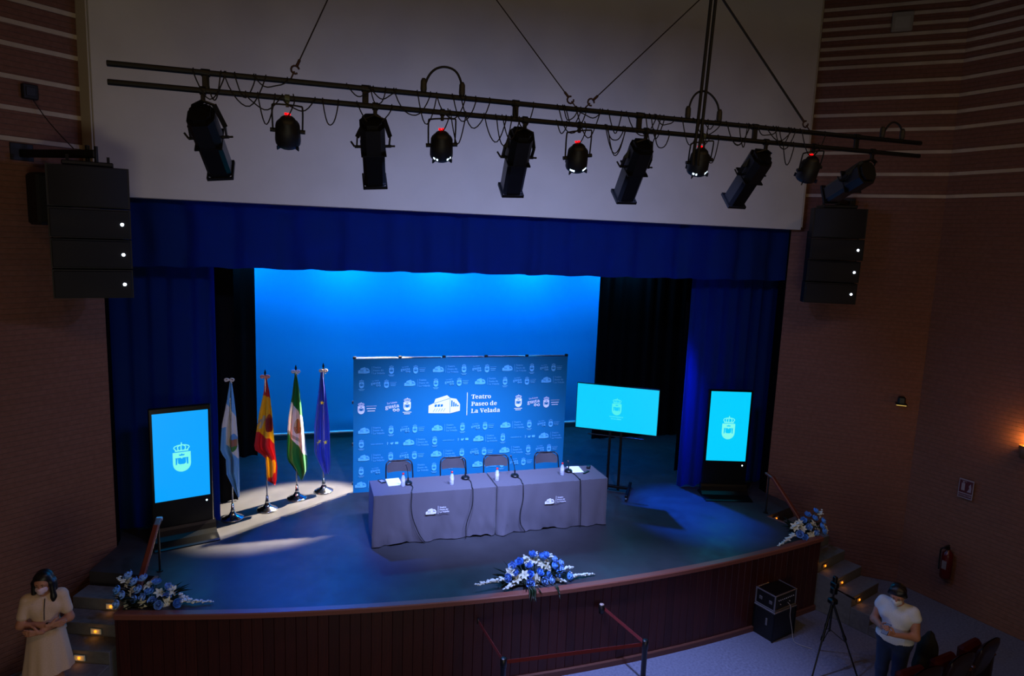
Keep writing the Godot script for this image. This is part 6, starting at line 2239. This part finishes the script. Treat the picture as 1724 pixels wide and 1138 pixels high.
func face_parts(t: Node3D, xf: Transform3D, mask: Material, hair: Material) -> void:
	for f: float in [-1.0, 1.0]:
		var s := Shape.new(true)
		s.ball(xf * Vector3(f * 0.031, 0.008, 0.078), Vector3(0.012, 0.008, 0.009), 8)
		var e := part(t, "eye", s, mat("eye white", Color(0.75, 0.73, 0.70), 0.3))
		s = Shape.new(true)
		s.ball(xf * Vector3(f * 0.031, 0.008, 0.084), Vector3(0.006, 0.006, 0.005), 8)
		part(e, "iris", s, mat("iris dark", Color(0.06, 0.04, 0.03), 0.2))
		s = Shape.new(true)
		s.tube([xf * Vector3(f * 0.014, 0.028, 0.089), xf * Vector3(f * 0.032, 0.033, 0.086), xf * Vector3(f * 0.048, 0.027, 0.074)], 0.0035, 5)
		part(t, "eyebrow", s, hair)
	var s := Shape.new(true)
	s.flesh(moved([[Vector3(-0.03, -0.03, 0.064), Vector3(0.0, -0.032, 0.092), 0.026, 0.023], [Vector3(0.03, -0.03, 0.064), Vector3(0.0, -0.032, 0.092), 0.026, 0.023], [Vector3(-0.03, -0.055, 0.054), Vector3(0.0, -0.062, 0.088), 0.032, 0.020], [Vector3(0.03, -0.055, 0.054), Vector3(0.0, -0.062, 0.088), 0.032, 0.020], [Vector3(0, -0.085, 0.06), Vector3(0, -0.06, 0.085), 0.03, 0.025]], xf), 0.005, 0.02)
	var m := part(t, "face_mask", s, mask)
	s = Shape.new(true)
	for f: float in [-1.0, 1.0]:
		s.tube([xf * Vector3(f * 0.05, -0.018, 0.062), xf * Vector3(f * 0.083, 0.012, -0.006)], 0.002, 5)
		s.tube([xf * Vector3(f * 0.05, -0.068, 0.058), xf * Vector3(f * 0.083, -0.03, -0.006)], 0.002, 5)
	part(m, "ear_loop", s, mask)


func build_people() -> void:
	var skin := mat("skin", Color(0.66, 0.46, 0.37), 0.55)
	skin.subsurf_scatter_enabled = true
	skin.subsurf_scatter_strength = 0.05
	var hair := mat("hair dark", Color(0.030, 0.022, 0.020), 0.45)
	woman_left(skin, hair)
	person_right(skin, hair)


func woman_left(skin: Material, hair: Material) -> void:
	var t := thing("person", "person in a cream short-sleeved dress and white mask, arms folded, on the left stairs", "person", Vector3(-5.425, STAGE - 0.1525 * 5.0, 2.215), 0.22)
	t.scale = Vector3.ONE * 0.93
	var hx := Transform3D(Basis(Vector3.UP, -0.28) * Basis(Vector3.RIGHT, 0.18), Vector3(0.0, 1.535, 0.03))
	var el := [Vector3(-0.235, 1.075, 0.045), Vector3(0.235, 1.065, 0.045)]
	var wr := [Vector3(0.055, 1.085, 0.185), Vector3(-0.045, 1.035, 0.215)]
	var torso := [
		[Vector3(-0.065, 0.93, 0), Vector3(0.065, 0.93, 0), 0.115, 0.115, 1.1],
		[Vector3(0, 0.95, 0), Vector3(0, 1.15, 0.005), 0.125, 0.12, 1.15],
		[Vector3(-0.07, 1.24, 0.0), Vector3(0.07, 1.24, 0.0), 0.105, 0.105, 1.1],
		[Vector3(-0.15, 1.345, -0.005), Vector3(0.15, 1.345, -0.005), 0.058, 0.058]]
	var body := Shape.new(true)
	var bones := torso.duplicate()
	bones.append([Vector3(0, 1.34, -0.01), Vector3(0, 1.46, 0.015), 0.056, 0.050])
	bones.append([Vector3(0, 1.45, 0.015), Vector3(0, 1.52, 0.02), 0.052, 0.06])
	for k in 2:
		var f := -1.0 if k == 0 else 1.0
		bones.append([Vector3(f * 0.175, 1.33, 0), el[k], 0.052, 0.042])
		bones.append([el[k], wr[k], 0.042, 0.026])
		bones.append([Vector3(f * 0.085, 0.90, 0), Vector3(f * 0.085, 0.48, 0.015), 0.085, 0.055])
		bones.append([Vector3(f * 0.085, 0.48, 0.015), Vector3(f * 0.085, 0.30, -0.015), 0.055, 0.052])
		bones.append([Vector3(f * 0.085, 0.30, -0.015), Vector3(f * 0.085, 0.09, -0.01), 0.052, 0.034])
	body.flesh(bones, 0.014, 0.035)
	body.flesh(moved(head_bones(), hx), 0.005, 0.016)
	body.flesh(hand_bones(wr[0], Vector3(1.0, -0.05, 0.05), Vector3(0.1, 0.0, -1.0), 1.0, 0.25), 0.004, 0.008)
	body.flesh(hand_bones(wr[1], Vector3(-1.0, 0.10, -0.05), Vector3(-0.1, 0.0, -1.0), -1.0, 0.25), 0.004, 0.008)
	part(t, "body", body, skin)
	# the dress: bodice, short sleeves, gathered skirt to below the knee
	var dress := Shape.new(true)
	var db := []
	for b in torso:
		var c: Array = b.duplicate()
		c[2] += 0.014
		c[3] += 0.014
		db.append(c)
	for k in 2:
		var f := -1.0 if k == 0 else 1.0
		db.append([Vector3(f * 0.165, 1.335, 0), Vector3(f * 0.165, 1.335, 0).lerp(el[k], 0.62), 0.066, 0.062])
	dress.flesh(db, 0.013, 0.03, [[Vector3(0, 1, 0.55).normalized(), 1.255], [Vector3(0, -1, 0), -0.92]])
	var linen := triplanar(cloth("dress linen", Color(1, 1, 1), 0.2), noise_cached("linen", 81, 0.1, Color(0.80, 0.71, 0.64), Color(0.74, 0.65, 0.58)), Vector3(2, 2, 2))
	var dr := part(t, "dress", dress, linen)
	var skirt := Shape.new(true)
	var rows := []
	for j in 12:
		var g := j / 11.0
		var row := []
		for i in 49:
			var a := -TAU * i / 48.0
			var r := lerpf(0.175, 0.245, g) * (1.0 + 0.045 * g * sin(a * 11.0 + 1.0) + 0.03 * g * sin(a * 5.0))
			row.append(Vector3(cos(a) * r, lerpf(1.0, 0.47, g), sin(a) * r * lerpf(0.80, 0.82, g) + 0.01))
		rows.append(row)
	skirt.sheet(rows)
	part(dr, "skirt", skirt, linen)
	var cuffs := Shape.new(true)
	cuffs.tube([Vector3(0.012, 1.36, 0.075), Vector3(0.004, 1.25, 0.125), Vector3(0.0, 1.13, 0.135)], 0.005, 6)
	part(dr, "button_band", cuffs, mat("dress dark trim", Color(0.16, 0.13, 0.13), 0.6))
	face_parts(t, hx, mat("mask pink white", Color(0.83, 0.74, 0.79), 0.7), hair)
	var h := Shape.new(true)
	var hb := [[Vector3(0, 0.045, -0.035), Vector3(0, 0.05, -0.012), 0.095, 0.088], [Vector3(0, 0.0, -0.075), Vector3(0, -0.20, -0.09), 0.075, 0.055]]
	for f: float in [-1.0, 1.0]:
		hb.append([Vector3(f * 0.04, 0.095, 0.015), Vector3(f * 0.085, 0.01, 0.008), 0.026, 0.024])
		hb.append([Vector3(f * 0.086, 0.0, 0.008), Vector3(f * 0.100, -0.17, 0.035), 0.030, 0.028])
		hb.append([Vector3(f * 0.100, -0.17, 0.035), Vector3(f * 0.092, -0.25, 0.06), 0.028, 0.016])
		hb.append([Vector3(f * 0.075, -0.02, -0.05), Vector3(f * 0.085, -0.20, -0.04), 0.045, 0.03])
	h.flesh(moved(hb, hx), 0.007, 0.03)
	part(t, "hair", h, hair)
	var w := Shape.new(true)
	var d: Vector3 = (wr[0] - el[0]).normalized()
	w.tube([wr[0] - d * 0.035, wr[0] - d * 0.015], 0.031, 12)
	part(t, "watch", w, mat("watch dark", Color(0.08, 0.06, 0.05), 0.3, 0.4))
	for f: float in [-1.0, 1.0]:
		var sh := Shape.new(true)
		sh.flesh([[Vector3(f * 0.085, 0.045, -0.03), Vector3(f * 0.092, 0.03, 0.10), 0.040, 0.034], [Vector3(f * 0.092, 0.03, 0.10), Vector3(f * 0.094, 0.025, 0.15), 0.036, 0.028]], 0.01, 0.02, [[Vector3(0, -1, 0), -0.0]])
		part(t, "shoe", sh, mat("shoe beige", Color(0.45, 0.36, 0.30), 0.5))


func person_right(skin: Material, hair: Material) -> void:
	var t := thing("person", "person in a white top and jeans looking down at a phone beside the tripod", "person", Vector3(4.27, 0.0, 3.93), deg_to_rad(-66.0))
	var hx := Transform3D(Basis(Vector3.UP, 0.22) * Basis(Vector3.RIGHT, 0.42), Vector3(0.0, 1.525, 0.085))
	var el := [Vector3(-0.245, 1.07, 0.02), Vector3(0.235, 1.06, 0.03)]
	var wr := [Vector3(-0.075, 1.125, 0.255), Vector3(0.075, 1.10, 0.265)]
	var torso := [
		[Vector3(-0.075, 0.94, 0), Vector3(0.075, 0.94, 0), 0.13, 0.13, 1.05],
		[Vector3(0, 0.96, 0), Vector3(0, 1.15, 0.01), 0.145, 0.14, 1.1],
		[Vector3(-0.08, 1.24, 0.015), Vector3(0.08, 1.24, 0.015), 0.118, 0.118, 1.05],
		[Vector3(-0.16, 1.345, 0.01), Vector3(0.16, 1.345, 0.01), 0.062, 0.062]]
	var body := Shape.new(true)
	var bones := torso.duplicate()
	bones.append([Vector3(0, 1.34, 0.0), Vector3(0, 1.47, 0.05), 0.058, 0.052])
	bones.append([Vector3(0, 1.45, 0.04), Vector3(0, 1.51, 0.065), 0.054, 0.058])
	for k in 2:
		var f := -1.0 if k == 0 else 1.0
		bones.append([Vector3(f * 0.19, 1.33, 0.005), el[k], 0.060, 0.048])
		bones.append([el[k], wr[k], 0.046, 0.028])
		bones.append([Vector3(f * 0.09, 0.92, 0), Vector3(f * 0.095, 0.48, 0.02), 0.095, 0.06])
		bones.append([Vector3(f * 0.095, 0.48, 0.02), Vector3(f * 0.095, 0.09, -0.01), 0.06, 0.036])
	body.flesh(bones, 0.014, 0.035)
	body.flesh(moved(head_bones(), hx), 0.005, 0.016)
	body.flesh(hand_bones(wr[0], Vector3(0.45, 0.35, 0.75), Vector3(0.8, 0.1, -0.5), 1.0, 0.55), 0.004, 0.008)
	body.flesh(hand_bones(wr[1], Vector3(-0.45, 0.38, 0.75), Vector3(-0.8, 0.1, -0.5), -1.0, 0.55), 0.004, 0.008)
	part(t, "body", body, skin)
	var top := Shape.new(true)
	var tb := []
	for b in torso:
		var c: Array = b.duplicate()
		c[2] += 0.012
		c[3] += 0.012
		tb.append(c)
	for f: float in [-1.0, 1.0]:
		tb.append([Vector3(f * 0.17, 1.34, 0.005), Vector3(f * 0.20, 1.285, 0.008), 0.070, 0.070])
	top.flesh(tb, 0.013, 0.03, [[Vector3(0, 1, 0.5).normalized(), 1.285], [Vector3(0, -1, 0), -0.90]])
	var cotton := triplanar(cloth("white cotton", Color(1, 1, 1), 0.2), noise_cached("cotton", 91, 0.1, Color(0.82, 0.84, 0.86), Color(0.76, 0.78, 0.81)), Vector3(2, 2, 2))
	part(t, "top", top, cotton)
	var jeans := Shape.new(true)
	var jb := [[Vector3(-0.075, 0.93, 0), Vector3(0.075, 0.93, 0), 0.142, 0.142, 1.05]]
	for f: float in [-1.0, 1.0]:
		jb.append([Vector3(f * 0.09, 0.90, 0), Vector3(f * 0.095, 0.48, 0.02), 0.108, 0.072])
		jb.append([Vector3(f * 0.095, 0.48, 0.02), Vector3(f * 0.095, 0.06, -0.01), 0.072, 0.055])
	jeans.flesh(jb, 0.014, 0.03, [[Vector3(0, 1, 0), 1.0], [Vector3(0, -1, 0), -0.05]])
	part(t, "jeans", jeans, triplanar(cloth("denim", Color(1, 1, 1), 0.15), noise_cached("denim", 95, 0.3, Color(0.16, 0.22, 0.34), Color(0.11, 0.15, 0.25)), Vector3(2, 2, 2)))
	for f: float in [-1.0, 1.0]:
		var sh := Shape.new(true)
		sh.flesh([[Vector3(f * 0.095, 0.05, -0.04), Vector3(f * 0.10, 0.04, 0.10), 0.045, 0.04], [Vector3(f * 0.10, 0.035, 0.10), Vector3(f * 0.102, 0.03, 0.17), 0.04, 0.032]], 0.01, 0.02, [[Vector3(0, -1, 0), 0.0]])
		part(t, "shoe", sh, mat("shoe dark", Color(0.10, 0.10, 0.11), 0.6))
	face_parts(t, hx, mat("mask white", Color(0.84, 0.84, 0.84), 0.7), hair)
	var h := Shape.new(true)
	var hb := [[Vector3(0, 0.045, -0.035), Vector3(0, 0.05, -0.008), 0.095, 0.088], [Vector3(0, 0.02, -0.09), Vector3(0, -0.03, -0.12), 0.05, 0.045], [Vector3(0, -0.03, -0.12), Vector3(0.0, -0.20, -0.13), 0.038, 0.02]]
	for f: float in [-1.0, 1.0]:
		hb.append([Vector3(f * 0.055, 0.085, 0.02), Vector3(f * 0.084, 0.015, 0.005), 0.030, 0.026])
	h.flesh(moved(hb, hx), 0.007, 0.03)
	part(t, "hair", h, hair)
	# the phone she holds is a thing of its own
	var p := thing("mobile_phone", "dark mobile phone held in both hands by the person in white", "phone", t.transform * Vector3(0.0, 1.165, 0.325), t.rotation.y)
	p.rotation.x = -0.85
	p.rotation_order = EULER_ORDER_YXZ
	var s := Shape.new()
	s.bevel(Vector3.ZERO, Vector3(0.074, 0.15, 0.009), 0.003)
	part(p, "body", s, mat("phone dark"))
	s = Shape.new()
	s.box(Vector3(0, 0, -0.005), Vector3(0.066, 0.138, 0.001))
	part(p, "screen", s, glow("held phone screen", Color(0.7, 0.78, 0.9), 0.25))
